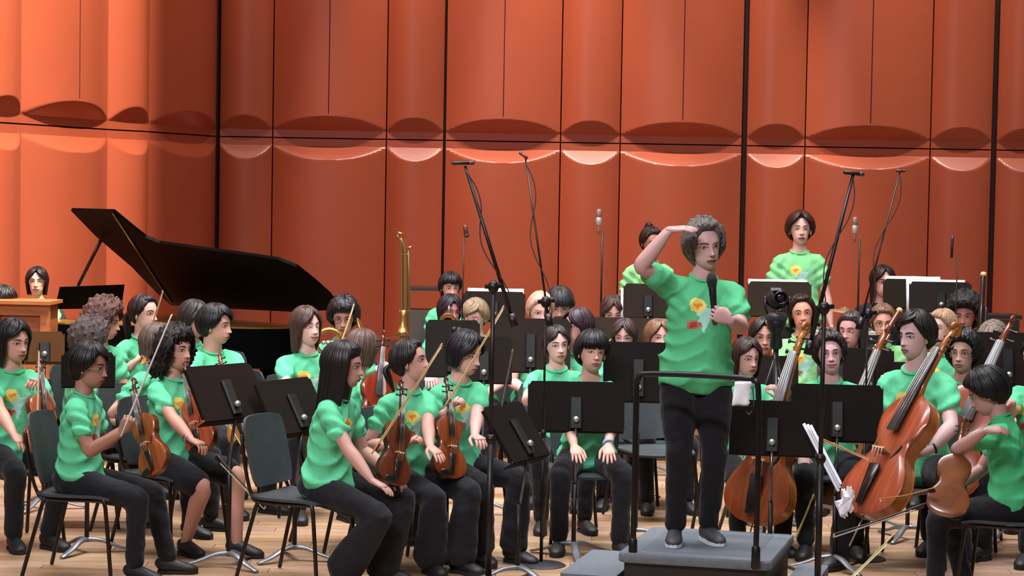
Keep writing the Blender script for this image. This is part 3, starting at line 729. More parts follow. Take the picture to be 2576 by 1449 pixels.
def frame(base, tip, face, roll=0):
    """matrix with +y from base to tip and +z as close to face as possible"""
    y = (V(tip)-V(base)).normalized(); z = V(face); z = (z-y*z.dot(y)).normalized(); x = y.cross(z)
    M = Matrix((x, y, z)).transposed().to_4x4(); M.translation = V(base); return M
def bow(label, a, b, up=(0, 0, 1), hair='d8d4b8', stick='7a4a22', group=None, L=None):
    """from the frog a to the tip b"""
    a, b = V(a), V(b); M = frame(a, b, up); L = (b-a).length
    t = thing('bow', label, 'bow', (0, 0, 0), 0, group); t.matrix_world = M
    sm = mat('bow_stick_'+stick, stick, .35, noise=.15)
    MB().loft([(0, -.01, .014), (0, L*.3, .008), (0, L*.6, .006), (0, L*.97, .014), (0, L, .010)], [.0048, .0046, .004, .0034, .003], 8, up=(0, 0, 1), sub=3).obj('stick', sm, t)
    MB().box((0, L*.05, .002), (.011, .045, .020), bev=.002).obj('frog', mat('ebony_1a1716', '1a1716', .3), t, smooth=False)
    MB().loft([(0, L*.985, .013), (0, L*.992, -.006)], [(.005, .006), (.004, .003)], 6, up=(0, 1, 0)).obj('tip', mat('bow_tip', 'd9d0c0', .4), t)
    MB().box((0, L*.53, -.006), (.009, L*.93, .0022)).obj('bow_hair', mat('horsehair_'+hair, hair, .5), t, smooth=False)
    return t
def mic_stand(label, base, top, booma, boomb, base_kind='round', z0=0., mic=None, r=.011, group='microphone stands on the stage', cable=True, micdir=None):
    """base: floor point, top: head of the pole, boom from a to b"""
    t = thing('microphone_stand', label, 'microphone stand', base, 0, group); m = mat('mic_stand_black', '140e0e', .4, metal=.2); o = V(base)
    mid = o.lerp(V(top), .5)
    MB().tube(o+V((0, 0, .02)), mid, r*1.25, 10).obj('lower_pole', m, t, origin=o); MB().tube(mid-V((0, 0, .03)), top, r*.85, 10).obj('upper_pole', m, t, origin=o)
    MB().ell(mid, (r*2, r*2, .03)).obj('clutch', m, t, origin=o)
    if booma is not None:
        MB().tube(booma, boomb, r*.85, 10, r2=r*.6).obj('boom', m, t, origin=o)
        MB().ell(V(top), (.03, .03, .035)).tube(V(top)+V((-.045, 0, 0)), V(top)+V((.05, 0, .01)), .012).obj('boom_clamp', m, t, origin=o)
        d = (V(booma)-V(boomb)).normalized(); MB().tube(V(booma), V(booma)+d*.07, .022, 12).obj('counterweight', m, t, origin=o)
        if cable:
            n = 9; pts = [V(boomb).lerp(V(booma), q/(n-1))+V((.035*math.sin(q*1.15)*(1 if q < n-1 else 0), -.01, -.02)) for q in range(n)]
            MB().loft(pts, [.0035]*n, 6, sub=3).obj('cable', mat('cable_brown', '2c1512', .5), t, origin=o)
    if base_kind == 'round': MB().lathe([(0, .022), (.03, .022), (.05, .018), (.125, .012), (.14, .004), (.14, 0), (0, 0)], o, None, 32).obj('base', mat('mic_base_iron', '26242a', .5), t, origin=o, sharp=50)
    else:
        for q in range(3):
            an = R(90+120*q+20); MB().tube(o+V((0, 0, .14)), o+V((.30*math.cos(an), .30*math.sin(an), .01)), .009).obj('tripod_leg', m, t, origin=o)
    return t
def shell_mic(label, c, d, L=.10, r=.011, col='1a1618', head=None, group='small condenser microphones'):
    c = V(c); d = V(d).normalized(); t = thing('microphone', label, 'microphone', c, 0, group)
    MB().loft([c-d*L*.5, c+d*L*.32], [r, r], 12).obj('mic_body', mat('mic_'+col, col, .4, metal=.3), t, origin=c)
    MB().loft([c+d*L*.32, c+d*L*.5], [r*1.12, r*1.08], 12).obj('capsule', mat('mic_grille', '4a4a4c', .4, metal=.6), t, origin=c); return t
# ------------------------------------------------------------------ the setting
DW = 22.0; ZJ = 2.555
def structure(o): o['kind'] = 'structure'; return o
def hor(px): return 454+(px-1288)*.01746
WALL = [mat('shell_paint', 'b0563a', .33, noise=.05, nscale=1.2, spec=.5), mat('joint_shadow_gap', '2a0d08', .9)]
floor_root = thing('floor', '', ''); del floor_root['label']; del floor_root['category']; structure(floor_root)
# plank floor: sub-floor, single planks, and the far field joined
fm = bpy.data.materials.new('maple_planks'); fm.use_nodes = True; nt = fm.node_tree; bs = nt.nodes['Principled BSDF']
oi = nt.nodes.new('ShaderNodeObjectInfo'); ge = nt.nodes.new('ShaderNodeNewGeometry'); ad = nt.nodes.new('ShaderNodeMath'); ad.operation = 'ADD'
nt.links.new(oi.outputs['Random'], ad.inputs[0]); nt.links.new(ge.outputs['Random Per Island'], ad.inputs[1])
fr_ = nt.nodes.new('ShaderNodeMath'); fr_.operation = 'FRACT'; nt.links.new(ad.outputs[0], fr_.inputs[0])
cr = nt.nodes.new('ShaderNodeValToRGB'); nt.links.new(fr_.outputs[0], cr.inputs[0])
E_ = cr.color_ramp.elements; E_[0].position = 0; E_[0].color = lin('ab8866'); E_[1].position = 1; E_[1].color = lin('cdb08a')
for p_, c_ in ((.3, 'bf9a78'), (.55, 'c8a57f'), (.75, 'b89486')): e_ = E_.new(p_); e_.color = lin(c_)
tc = nt.nodes.new('ShaderNodeTexCoord'); mp = nt.nodes.new('ShaderNodeMapping'); mp.inputs['Scale'].default_value = (1.5, 22, 5); nz = nt.nodes.new('ShaderNodeTexNoise'); nz.inputs['Scale'].default_value = 2.2; nz.inputs['Detail'].default_value = 5
nt.links.new(tc.outputs['Object'], mp.inputs[0]); nt.links.new(mp.outputs[0], nz.inputs['Vector'])
mx = nt.nodes.new('ShaderNodeMix'); mx.data_type = 'RGBA'; mx.blend_type = 'MULTIPLY'; mx.inputs[0].default_value = .55
r2 = nt.nodes.new('ShaderNodeValToRGB'); r2.color_ramp.elements[0].position = .3; r2.color_ramp.elements[0].color = (.55, .48, .44, 1); r2.color_ramp.elements[1].position = .65; r2.color_ramp.elements[1].color = (1, 1, 1, 1)
nt.links.new(nz.outputs['Fac'], r2.inputs[0]); nt.links.new(cr.outputs[0], mx.inputs[6]); nt.links.new(r2.outputs[0], mx.inputs[7]); nt.links.new(mx.outputs[2], bs.inputs['Base Color'])
bs.inputs['Roughness'].default_value = .38
PW, PL = .13, 1.25
pb = MB(); pb.box((0, 0, -.01), (PL-.004, PW-.004, .02)); plank = pb.mesh('plank', [fm], False)
far = MB(); cnt = 0; rows = int((DW+.5-8.0)/PW)
for i in range(rows):
    y = 12.05+PW*i if 12.05+PW*i < DW+.3 else 12.05-PW*(i-int((DW+.3-12.05)/PW))
    hw = 1288/F*y+.35
    x = -hw-((i*.53) % 1)*PL
    while x < hw+PL*.5:
        if cnt < 300 and y > 12.0:
            o = bpy.data.objects.new('plank', plank); COL.objects.link(o); o.location = (x+PL/2, y, 0); o.parent = floor_root; cnt += 1
        else: far.box((x+PL/2, y, -.01), (PL-.004, PW-.004, .02))
        x += PL
for sgn in (-1, 1):     # out of the frame on both sides
    far.box((sgn*7.6, 14.5, -.01), (5.5, 14, .018)) if False else None
o = far.obj('far_planks', fm, floor_root, smooth=False); o['kind'] = 'stuff'
MB().box((0, 13.5, -.045), (16, 19, .05)).obj('subfloor', mat('subfloor_wood', 'a07850', .6), floor_root, smooth=False)

def panel(root, a, b, up, bulge, gap=.012, name='panel', seam=False):
    """convex shell panel between plan points a and b (viewer side on the right hand of a->b), above or below the joint"""
    a, b = V((a[0], a[1], 0)), V((b[0], b[1], 0)); u = (b-a).normalized(); w_ = (b-a).length; n = V((u.y, -u.x, 0))
    nu = 26; ts = np.linspace(0, 1, nu+1)
    if up: hs = [.006, .03, .062, .078]+list(np.linspace(.085, .235, 24))+[.33, 5.6]; k_ = bulge/.135
    else: hs = [.006, .03, .062, .078]+list(np.linspace(.085, .27, 24))+[.4, ZJ]; k_ = bulge/.135
    mb = MB(); vs = []
    for h in hs:
        for t in ts:
            full = bulge*(1-abs(2*t-1)**2.3)
            d = min(full, k_*max(0, h-.078))
            p = a+u*(gap/2+(w_-gap)*t)+n*d; vs.append((p.x, p.y, ZJ+h if up else max(ZJ-h, 0)))
    N1 = nu+1; m_ = len(hs); fs = []
    for i in range(m_-1):
        for j in range(nu):
            q = i*N1+j; f = (q, q+1, q+N1+1, q+N1); fs.append(f if up else f[::-1])
    # back skin so the panel has thickness
    o0 = len(vs)
    for h in (hs[0], hs[-1]):
        for t in (0, 1):
            p = a+u*(gap/2+(w_-gap)*t)-n*.03; vs.append((p.x, p.y, ZJ+h if up else max(ZJ-h, 0)))
    L0 = [i*N1 for i in range(m_)]; L1 = [i*N1+nu for i in range(m_)]
    fs.append(tuple(L0+[o0+2, o0])); fs.append(tuple(L1[::-1]+[o0+1, o0+3])); fs.append(tuple(list(range(N1))[::-1]+[o0, o0+1])); fs.append((o0, o0+2, o0+3, o0+1))
    mb.add(vs, fs); mb.obj(name, WALL[0], root, sharp=28)
    if seam and up:
        mid = a.lerp(b, .5); s_ = MB(); c = mid+n*(bulge+.0); A = math.atan2(u.y, u.x)
        s_.box((c.x, c.y, ZJ+.24+2.65), (.009, .006, 5.3), Matrix.Rotation(A, 4, 'Z')); s_.obj('seam_strip', WALL[1], root, smooth=False)
def ptx(px, D): p = X(px, D, ZJ); return (p.x, p.y)
wb = structure(thing('wall_back', '', '')); wl = structure(thing('wall_left', '', ''))
for r_ in (wb, wl): del r_['label']; del r_['category']
XS = [544, 686, 972, 1118, 1410, 1560, 1872, 2025, 2340, 2500, 2650, 2960, 3110, 3420]
PT = [ptx(x, DW) for x in XS]
for i in range(len(PT)-1):
    wide_ = abs(XS[i+1]-XS[i]) > 200; g = .012
    a_, b_ = list(PT[i]), list(PT[i+1])
    for q, X_ in ((a_, XS[i]), (b_, XS[i+1])):
        if X_ in (544, 1872, 2500, 1118): 
            s_ = {544: .03, 1872: .022, 2500: .022, 1118: .008}[X_]; q[0] += s_ if q is a_ else -s_
    for up in (True, False): panel(wb, a_, b_, up, .15 if wide_ else .11, g, seam=wide_)
MB().box((2.2, DW+.09, 4), (15, .06, 8.4)).obj('backing', WALL[1], wb, smooth=False)
LD = [(544, DW), (375, 20.2), (270, 19.5), (52, 17.85), (-60, 17.1), (-330, 15.4), (-460, 14.7)]
LP = [ptx(*q) for q in LD]
for i in range(len(LP)-1):
    panel(wl, LP[i+1], LP[i], True, .12 if i in (2, 4) else .09, .014, seam=i in (2, 4)); panel(wl, LP[i+1], LP[i], False, .12 if i in (2, 4) else .09, .014)
for i in range(len(LP)-1):
    a_, b_ = V((*LP[i+1], 0)), V((*LP[i], 0)); u = (b_-a_).normalized(); n = V((u.y, -u.x, 0)); c = (a_+b_)/2-n*.07
    MB().box((c.x, c.y, 4), ((b_-a_).length+.06, .03, 8.4), Matrix.Rotation(math.atan2(u.y, u.x), 4, 'Z')).obj('backing', WALL[1], wl, smooth=False)
# low riser along the back of the stage
rz_ = structure(bpy.data.objects.new('trim_1', None)); COL.objects.link(rz_)
MB().box((.7, (17.35+21.6)/2, .1), (7.4, 21.6-17.35, .19)).obj('riser_deck', mat('riser_wood', '6b4a34', .55, noise=.12, nscale=6), rz_, smooth=False)
MB().box((.7, 17.34, .195), (7.4, .03, .02)).obj('riser_nosing', mat('riser_edge', '2a2220', .5), rz_, smooth=False)
# unseen panel added above the frame to cut the side light at the corner
t = MB().box((-.315, 15.0, 7.4), (2.55, .04, 2.8)).obj('light_blocker', mat('blocker_black', '151210', .8), smooth=False); tag(t, 'dark light-blocking panel added out of view high above the stage', 'panel')

# ------------------------------------------------------------------ conductor's podium
pr = V((0, 0, 0)); pa = -14.5
pc = (X(1555, 11.5, .25)+X(1998, 12.2, .25)+X(1937, 11.3, .25)+X(1642, 12.4, .25))/4
pod = thing('podium', 'grey carpeted conductor podium with a black box base under the speaking man', 'podium', (pc.x, pc.y, 0), R(pa))
grey = mat('podium_carpet', '666e76', .85, noise=.12, nscale=40, bump=.2, bscale=300); pblk = mat('podium_black', '141113', .6)
MB().box((0, 0, .10), (.74, .88, .2)).obj('base_box', pblk, pod, smooth=False)
MB().prism([(-.40, -.44), (-.37, -.47), (.37, -.47), (.40, -.44), (.40, .44), (.37, .47), (-.37, .47), (-.40, .44)], Matrix.Translation((0, 0, .223)), .05, inset=.012).obj('deck', grey, pod, sharp=30)
MB().box((-.56, -.06, .06), (.30, .80, .12), bev=.02).obj('step', grey, pod, smooth=False)
MB().box((.52, .0, .05), (.16, .80, .10), bev=.02).obj('step', grey, pod, smooth=False)
MB().prism([(-.30, -.36), (.30, -.36), (.30, .36), (-.30, .36)], Matrix.Translation((0, 0, .2475)), .006, inset=.03).obj('carpet_inlay', mat('podium_inlay', '5c646c', .9), pod, sharp=30)
rail = thing('podium_rail', 'black tubular guard rail standing at the front of the podium', 'rail', P(1745, 1400, 11.4))
ro_ = rail.location; rp = [P(1592, 1392, 11.52), P(1597, 1180, 11.52), P(1601, 985, 11.52), P(1606, 953, 11.51), P(1622, 941, 11.5), P(1745, 943, 11.38), P(1873, 951, 11.27), P(1896, 957, 11.26), P(1908, 985, 11.25), P(1907, 1180, 11.25), P(1901, 1412, 11.25)]
rm = mat('rail_black', '0d0d10', .35, metal=.2)
MB().loft(rp, [.015]*len(rp), 12, sub=4).obj('tube', rm, rail, origin=ro_)
for p_ in (rp[0], rp[-1]): MB().loft([p_+V((0, 0, -.03)), p_+V((0, 0, .07))], [.024, .022], 12).obj('socket', rm, rail, origin=ro_)
# towel / sheet clipped to the rail
tw = MB(); n = 9; c0 = P(1848, 960, 11.2); vs = []
for lay in (0, .004):
    for i in range(n):
        for j in range(5):
            p_ = P(1849+j*10.5-i*1.0+(3 if i % 2 else -2)*(j == 4), 960+i*7.6, 11.2+.006*math.sin(j*1.7+i*.6)); vs.append(p_+V((0, lay, 0)))
K = n*5; fs = []
for i in range(n-1):
    for j in range(4): q = i*5+j; fs += [(q, q+5, q+6, q+1), (K+q, K+q+1, K+q+6, K+q+5)]
for i in range(n-1): fs += [(i*5, K+i*5, K+i*5+5, i*5+5), (i*5+4, i*5+9, K+i*5+9, K+i*5+4)]
for j in range(4): fs += [(j, j+1, K+j+1, K+j), (K-5+j, 2*K-5+j, 2*K-4+j, K-4+j)]
tw.add([tuple(v) for v in vs], fs); t = tw.obj('note_paper', mat('note_white', 'eef0f6', .8), origin=c0); tag(t, 'white sheet of paper clipped to the right end of the podium rail', 'paper')
t = thing('paper_clip_holder', 'small black clip with a metal hook under the white paper on the rail', 'clip', P(1880, 1030, 11.2)); o_ = t.location
MB().box(P(1870, 1026, 11.2), (.10, .02, .018)).obj('clamp', rm, t, origin=o_, smooth=False)
MB().loft([P(1893, 968, 11.21), P(1896, 1010, 11.2), P(1893, 1030, 11.2), P(1884, 1042, 11.2), P(1878, 1034, 11.2)], [.0035]*5, 8, sub=3).obj('hook', mat('chrome_rod', '6d6f73', .25, metal=.9), t, origin=o_)

# ------------------------------------------------------------------ grand piano
gloss = mat('piano_lacquer', '020203', .5, spec=.05); goldm = mat('piano_plate', 'a07a3a', .35, metal=.6)
A0 = P(430, 768, 18.3); B0 = P(742, 785, 17.35)
hv = (B0-A0); hv.z = 0; hv.normalize(); C0 = P(178, 530, 17.2)
ev = C0-A0; ev = (ev-hv*ev.dot(hv)).normalized(); nv_ = hv.cross(ev).normalized()
piano = thing('grand_piano', 'black grand piano with its lid propped open against the orange wall', 'piano', (A0.x, A0.y, 0)); po = piano.location
lid_px = [(178, 530), (285, 533), (325, 566), (365, 598), (400, 612), (470, 622), (560, 634), (640, 645), (700, 654), (745, 672), (790, 708), (828, 742), (846, 766), (838, 780), (742, 785), (560, 776), (430, 768), (395, 738), (330, 671), (240, 594)]
L3 = [onplane(x, y, A0, nv_) for x, y in lid_px]
if ray(400, 700).dot(nv_) > 0: sgn_ = 1
else: sgn_ = -1
LM = Matrix((hv, ev, nv_)).transposed().to_4x4(); LM.translation = A0
ol = [((p-A0).dot(hv), (p-A0).dot(ev)) for p in L3]
area = sum(ol[i][0]*ol[(i+1) % len(ol)][1]-ol[(i+1) % len(ol)][0]*ol[i][1] for i in range(len(ol)))
if area < 0: ol = ol[::-1]
lb = MB(); lb.prism(ol, LM @ Matrix.Translation((0, 0, sgn_*.013)), .024); lb.obj('lid', gloss, piano, origin=po, sharp=30)
e1, e2 = onplane(283, 540, A0, nv_), onplane(432, 760, A0, nv_)
MB().tube(onplane(285, 536, A0, nv_)-nv_*sgn_*.006, e2-nv_*sgn_*.006, .008).obj('lid_hinge', mat('brass_hinge', '8c7040', .3, metal=.8), piano, origin=po)
MB().tube(onplane(256, 600, A0, nv_)-nv_*sgn_*.02, P(197, 718, 17.6), .014, 10).obj('lid_prop', mat('prop_dark', '1c0d0a', .35), piano, origin=po)
# body: flat plan of the lid folded down
ev2 = V((ev.x, ev.y, 0)).normalized(); M2 = Matrix((hv, ev2, hv.cross(ev2))).transposed().to_4x4(); M2.translation = V((A0.x, A0.y, .86))
wp = [(-.02, 0), (1.55, 0), (1.72, .10), (1.74, .30), (1.62, .52), (1.40, .68), (1.15, .80), (.85, .98), (.55, 1.28), (.35, 1.42), (-.02, 1.44)]
if M2.to_3x3().determinant() < 0: pass
bb = MB(); bb.prism(wp, M2, .30); bb.obj('case', gloss, piano, origin=po, sharp=30)
pb_ = MB(); pb_.prism([(x*.96+.02, y*.95+.02) for x, y in wp], M2 @ Matrix.Translation((0, 0, .155 if M2.to_3x3()[2][2] > 0 else -.155)), .012); pb_.obj('iron_plate', goldm, piano, origin=po, sharp=30)
for x_, y_ in ((.15, .18), (.15, 1.25), (1.5, .3)):
    q = M2 @ V((x_, y_, 0)); MB().lathe([(.03, .05), (.035, .10), (.055, .40), (.075, .70)], (q.x, q.y, 0), None, 14).lathe([(.0, 0), (.03, 0), (.03, .055), (0, .055)], (q.x, q.y, 0), None, 10).obj('leg', gloss, piano, origin=po)
kb = MB(); q = M2 @ V((-.16, .72, -.05)); ang = math.atan2(hv.y, hv.x)
kb.box((q.x, q.y, .74), (.30, 1.44, .10), Matrix.Rotation(ang, 4, 'Z')); kb.obj('keybed', gloss, piano, origin=po, smooth=False)
kk = MB(); kk.box((q.x, q.y, .80), (.15, 1.24, .02), Matrix.Rotation(ang, 4, 'Z')); kk.obj('keys', mat('ivory', 'e8e4d8', .3), piano, origin=po, smooth=False)
md = MB(); mdp = [P(150, 722, 17.0), P(312, 716, 17.3), P(304, 775, 17.35), P(138, 778, 17.05)]
vs = [tuple(p) for p in mdp]+[tuple(p+V((0, .03, 0))) for p in mdp]
md.add(vs, [(0, 3, 2, 1), (4, 5, 6, 7), (0, 1, 5, 4), (1, 2, 6, 5), (2, 3, 7, 6), (3, 0, 4, 7)]); md.obj('music_desk', gloss, piano, origin=po, smooth=False)
t = thing('piano_bench', 'black padded piano bench at the keyboard end of the grand piano', 'bench', P(215, 900, 16.6)*1.0); t.location.z = 0
MB().box((0, 0, .48), (.55, .34, .08), bev=.03).obj('seat', mat('bench_leather', '121214', .4), t, smooth=False)
for sx in (-1, 1):
    for sy in (-1, 1): MB().loft([(sx*.23, sy*.13, .44), (sx*.23, sy*.13, .0)], [.022, .016], 10, cap=False).obj('leg', gloss, t)

# ------------------------------------------------------------------ celesta (wooden keyboard cabinet at the left edge)
wood = mat('celesta_oak', 'b0683a', .45, noise=.22, nscale=3, stretch=(1, 1, 8)); woodd = mat('celesta_panel', '96552e', .5, noise=.22, nscale=3, stretch=(1, 1, 8))
cc = P(50, 757, 15.8); t = thing('celesta', 'light oak celesta cabinet with framed panels at the left edge before the bobbed pianist', 'keyboard instrument', (cc.x, cc.y, 0), R(-4)); hz = cc.z
W_ = .42
MB().box((0, .16, hz*.5), (W_-.03, .26, hz-.06)).obj('cabinet', woodd, t, smooth=False)
MB().box((0, .14, hz-.012), (W_+.03, .34, .024)).obj('top', wood, t, smooth=False)
for x_ in (-W_/2+.03, W_/2-.03): MB().box((x_, .02, hz*.5), (.065, .035, hz-.05)).obj('frame_stile', wood, t, smooth=False)
for z_ in (hz-.065, hz-.46, .08): MB().box((0, .02, z_), (W_-.12, .033, .075)).obj('frame_rail', wood, t, smooth=False)
for z_, h_ in ((hz-.26, .30), ((hz-.46+.1)/2, hz-.68)): MB().box((0, .035, z_), (W_-.16, .012, h_)).obj('field_panel', woodd, t, smooth=False)
# ------------------------------------------------------------------ the players
def conv(spec, D):
    if spec and 'r' in spec: spec = dict(spec); r_ = spec.pop('r'); spec['px'] = (r_[0], r_[1], D+r_[2])
    return spec
def sit(label, hx, hy, D=None, a=0, k=None, z0=0., lean=6, head=(0, 0, 0), seat=True, stool=None, armL=None, armR=None, side=0, **kw):
    hl = .095+.525*math.cos(R(lean))+.055*math.cos(R(lean))+.10*math.cos(R(head[1]))
    dn = hy-hor(hx)
    if D is None: D = (CAMZ-z0-.44-(k or .95)*hl)*F/dn
    zt = P(hx, hy, D).z
    if k is None: k = (zt-z0-.44)/hl
    ar = R(a); fo = k*(.56*math.sin(R(lean))+.02)+.02; so = k*.55*math.sin(R(side))
    h = P(hx, hy, D); x = h.x-math.sin(ar)*fo-math.cos(ar)*so; y = h.y+math.cos(ar)*fo-math.sin(ar)*so
    r = person(label, hx, D, a=a, z0=z0, k=k, lean=lean, side=side, head=head, root=V((x, y, z0)), armL=conv(armL, D), armR=conv(armR, D), **kw)
    if seat:
        c = V((x, y, z0))+r['Fw']*.03
        wl_ = label.split()[:11]
        while wl_[-1].strip(',') in ('a', 'the', 'of', 'with', 'and', 'on', 'by', 'in', 'her', 'his', 'from', 'behind', 'under', 'to', 'its', 'up', 'at', 'below', 'beside', 'between', 'half', 'holding', 'partly', 'seen', 'mostly', 'very', 'thin', 'black', 'long', 'over'): wl_.pop()
        chair(seat if isinstance(seat, str) else 'black shell chair of the '+' '.join(wl_).strip(','), c, a)
    if k < .82 or k > 1.12: print('ODD K', label, round(k, 2), round(D, 2))
    return r
BK, DB, BR = '0f0d0e', '2a1a16', '4a3226'
light_, tan, dark, pale, warm = 'd8ab98', 'a87860', '8c5f4a', 'e0b8ac', 'c8957c'
# conductor on the podium
CR = X(1740, 11.85, .25)
C = person('man with curly grey hair and raised arm speaking into a microphone on the podium', 1744, 11.85, a=6, z0=.25, k=.985, stand=True, lean=2, side=3.5, root=CR, wide=1.13,
  head=(12, 3, 6), skin='b08a88', lip='9a6f6a', hairc='5c5450', shirt=shirt_mat('green_tee_conductor', '54b47e'), shoes='3a3c40', sole='d9dbe0', pants='14141a', vox=.010, sleeve=.66,
  H=dict(style='back', fr=54, th=.028, curl=.019, n=190, w=.012, over=30, side=-24, nape=-50, rough=.55, seed=5), Fc=dict(open=.002, wide=1.06, heavy=1, gaze=.3),
  armR=dict(px=(1684, 578, 11.62), ep=(1590, 660, 11.6), wd=(1, -.15, .10), wn=(-.12, -.25, 1), curl=.14, thumb=-1, spread=1.3),
  armL=dict(px=(1838, 806, 11.41), ep=(1900, 890, 11.7), wd=(-1, -.02, .42), wn=(-.05, -1, .0), bends=(.25, 1.5, 1.3), curl=1.0, thumb=1, th=.4),
  legs=dict(L=(.092, -.02, .085), R=(-.100, .03, .085)))
mh = P(1795, 745, 11.44)
t = thing('handheld_microphone', 'black handheld microphone held up by the man on the podium', 'microphone', mh); o_ = t.location
MB().loft([P(1799, 814, 11.45), P(1797, 790, 11.45), P(1792, 722, 11.43)], [.013, .0145, .0205], 14, sub=2).obj('handle', mat('mic_black', '111113', .4), t, origin=o_)
MB().loft([P(1792, 722, 11.43), P(1791, 712, 11.43), P(1790, 700, 11.43), P(1789.5, 690, 11.43)], [.021, .0255, .0265, .017], 16, sub=2).obj('grille', mat('mic_mesh', '26262a', .5, metal=.4, bump=.6, bscale=400), t, origin=o_)
MB().loft([P(1798, 803, 11.45), P(1799, 815, 11.45)], [.0155, .0145], 14).obj('end_ring', mat('mic_ring', '4a4a4c', .4), t, origin=o_)

# ---- left block, front to back
p1 = sit('girl with black fringe and long hair at the left edge, violin upright on her lap', 40, 862, 12.9, a=38, lean=6, head=(8, 6, 4), skin=warm, hairc=BK, H=dict(style='bangs', fend=14, fr=46, len=.12, n=110, th=.015, side=10),
   Fc=dict(smile=.4), armR=dict(r=(62, 1150, -.55), dir=(.2, 1, -.5)), armL=dict(r=(98, 968, -.25), curl=.9, pole=(.6, -.1, -1)), legs=dict(L=(.10, .36, .085), R=(-.10, .30, .085)))
p2 = sit('tanned boy with black hair and glasses in profile holding his bow upright', 232, 925, 11.95, a=82, lean=4, head=(-8, 6, 0), skin=dark, hairc=BK, vox=.012, H=dict(style='side', fend=24, fr=50, th=.020, n=90, over=10, sgn=-1, hs=1.06, w=.014), glass=('8a7a5a',),
   armR=dict(r=(306, 1086, -.25), pole=(-.1, -.2, -1), wd=(.5, -.1, .8), wn=(.3, -1, -.2), curl=.9), armL=dict(r=(318, 1075, .1), curl=.8, dir=(-.2, .6, .5)), legs=dict(L=(.16, .52, .085), R=(-.12, .40, .085)), seat='black shell chair of the boy with the upright white bow')
p3 = sit('girl with long dark curly hair, bare shin and a thin red bracelet', 452, 885, 12.75, a=54, lean=5, head=(0, -2, 0), skin='b98068', hairc='1d1412', vox=.013, H=dict(style='back', fr=50, len=.13, curl=.024, n=140, th=.034, w=.014, behind=1.0, rough=.6), bare=.92,
   armR=dict(r=(520, 1158, -.55), dir=(0, 1, -.25), curl=.55, pole=(-.5, -.6, -.8)), armL=dict(r=(484, 1010, -.05), curl=.9, dir=(.1, .5, .7), pole=(.6, .1, -1)), legs=dict(L=(.12, .48, .085), R=(-.06, .22, .085)))
p4 = sit('stocky boy with a black bowl cut beside a grey chair, viola on his knee', 547, 822, 14.4, a=48, lean=5, head=(26, 2, 0), skin='d39a84', hairc='100f13', wide=1.22, H=dict(style='side', fend=22, fr=48, th=.022, n=90, over=8, w=.015, sgn=-1), Fc=dict(wide=1.06),
   armL=dict(r=(650, 1072, -.55), dir=(0, 1, -.3)), armR=dict(r=(522, 1010, -.5), curl=.7, pole=(-.8, 0, -1)))
p5 = sit('person with bushy reddish-brown curls turned toward the piano', 265, 812, 14.9, a=60, lean=6, head=(25, 8, 0), skin='c88a70', hairc='5a3a34', H=dict(style='curly', curl=.032, th=.045, n=150, fr=46, fend=20, over=26, side=-16, w=.015, rough=.65))
p5b = sit('person with thick grey-brown curls seen from behind under the reddish curls', 237, 862, 13.7, a=100, lean=8, head=(20, 4, 0), skin='b98a70', hairc='4a3d3a', H=dict(style='curly', curl=.030, th=.042, n=150, fr=40, over=26, side=-16, w=.015, rough=.65), shirt=shirt_mat('pale_green_tee', '7fd39a'))
p6 = sit('girl with dark hair tied back and fist on her chest below the piano lid corner', 368, 792, 15.4, a=45, lean=3, head=(14, 0, 0), skin='dba392', hairc='24171a', H=dict(style='back', fr=52, th=.012, n=60, tail=.22),
   armR=dict(r=(345, 905, -.3), curl=1.1, dir=(.6, .3, .6), pole=(-.6, 0, -1)), armL=dict(l=(.15, .30, .62)))
p7 = sit('person with light brown hair mostly hidden behind the curly haired girl', 404, 868, 13.5, a=70, lean=8, head=(70, 0, 0), skin='d8a898', hairc='5c4a42', H=dict(style='part', fr=44, th=.018, n=80, len=.05), armR=dict(r=(335, 1005, -.3), curl=.8, dir=(.5, .6, 0)))
p8 = sit('person with dark hair half hidden behind the stocky boy', 487, 806, 15.2, a=30, lean=4, head=(30, 8, 0), skin='b98070', hairc='2a2524', H=dict(style='part', fr=44, th=.016, len=.06))
p9 = sit('dark haired person cut off by the left edge beside the celesta', 3, 768, 16.1, a=40, lean=6, head=(20, 10, 0), skin='9c6250', hairc='171214', H=dict(style='short', fr=38, th=.02))
p10 = sit('girl with a straight black bob and round face behind the oak celesta', 92, 712, 17.45, z0=.2, a=6, lean=3, head=(0, -4, 0), skin='d6a28c', hairc='1a1215', H=dict(style='part', fr=52, len=.09, n=100, th=.018, behind=.1, w=.014), shirt=shirt_mat('lime_tee', '92d890'), glass=('8a6a60', .0014))
p11 = sit('smiling girl with shoulder length brown hair behind the long haired girl', 777, 826, 14.3, a=22, lean=5, head=(16, -3, 4), skin=pale, hairc='46302a', H=dict(style='part', fr=52, len=.13, n=100, th=.014, part=-8, behind=.2), Fc=dict(smile=1.1, closed=True),
   armR=dict(r=(735, 1030, -.45), dir=(.3, 1, -.2)), armL=dict(l=(.10, .34, .62)))
p12 = sit('boy with black wavy hair and glasses holding a french horn by the piano', 862, 800, 15.6, a=-8, lean=6, head=(10, 12, 0), skin='b5806a', hairc='16141a', H=dict(style='curly', curl=.014, th=.034, n=110, fr=36, fend=12, over=22, w=.016), glass=('3a3030', .0014), armL=dict(l=(.12, .30, .72)), armR=dict(l=(-.14, .28, .70)))
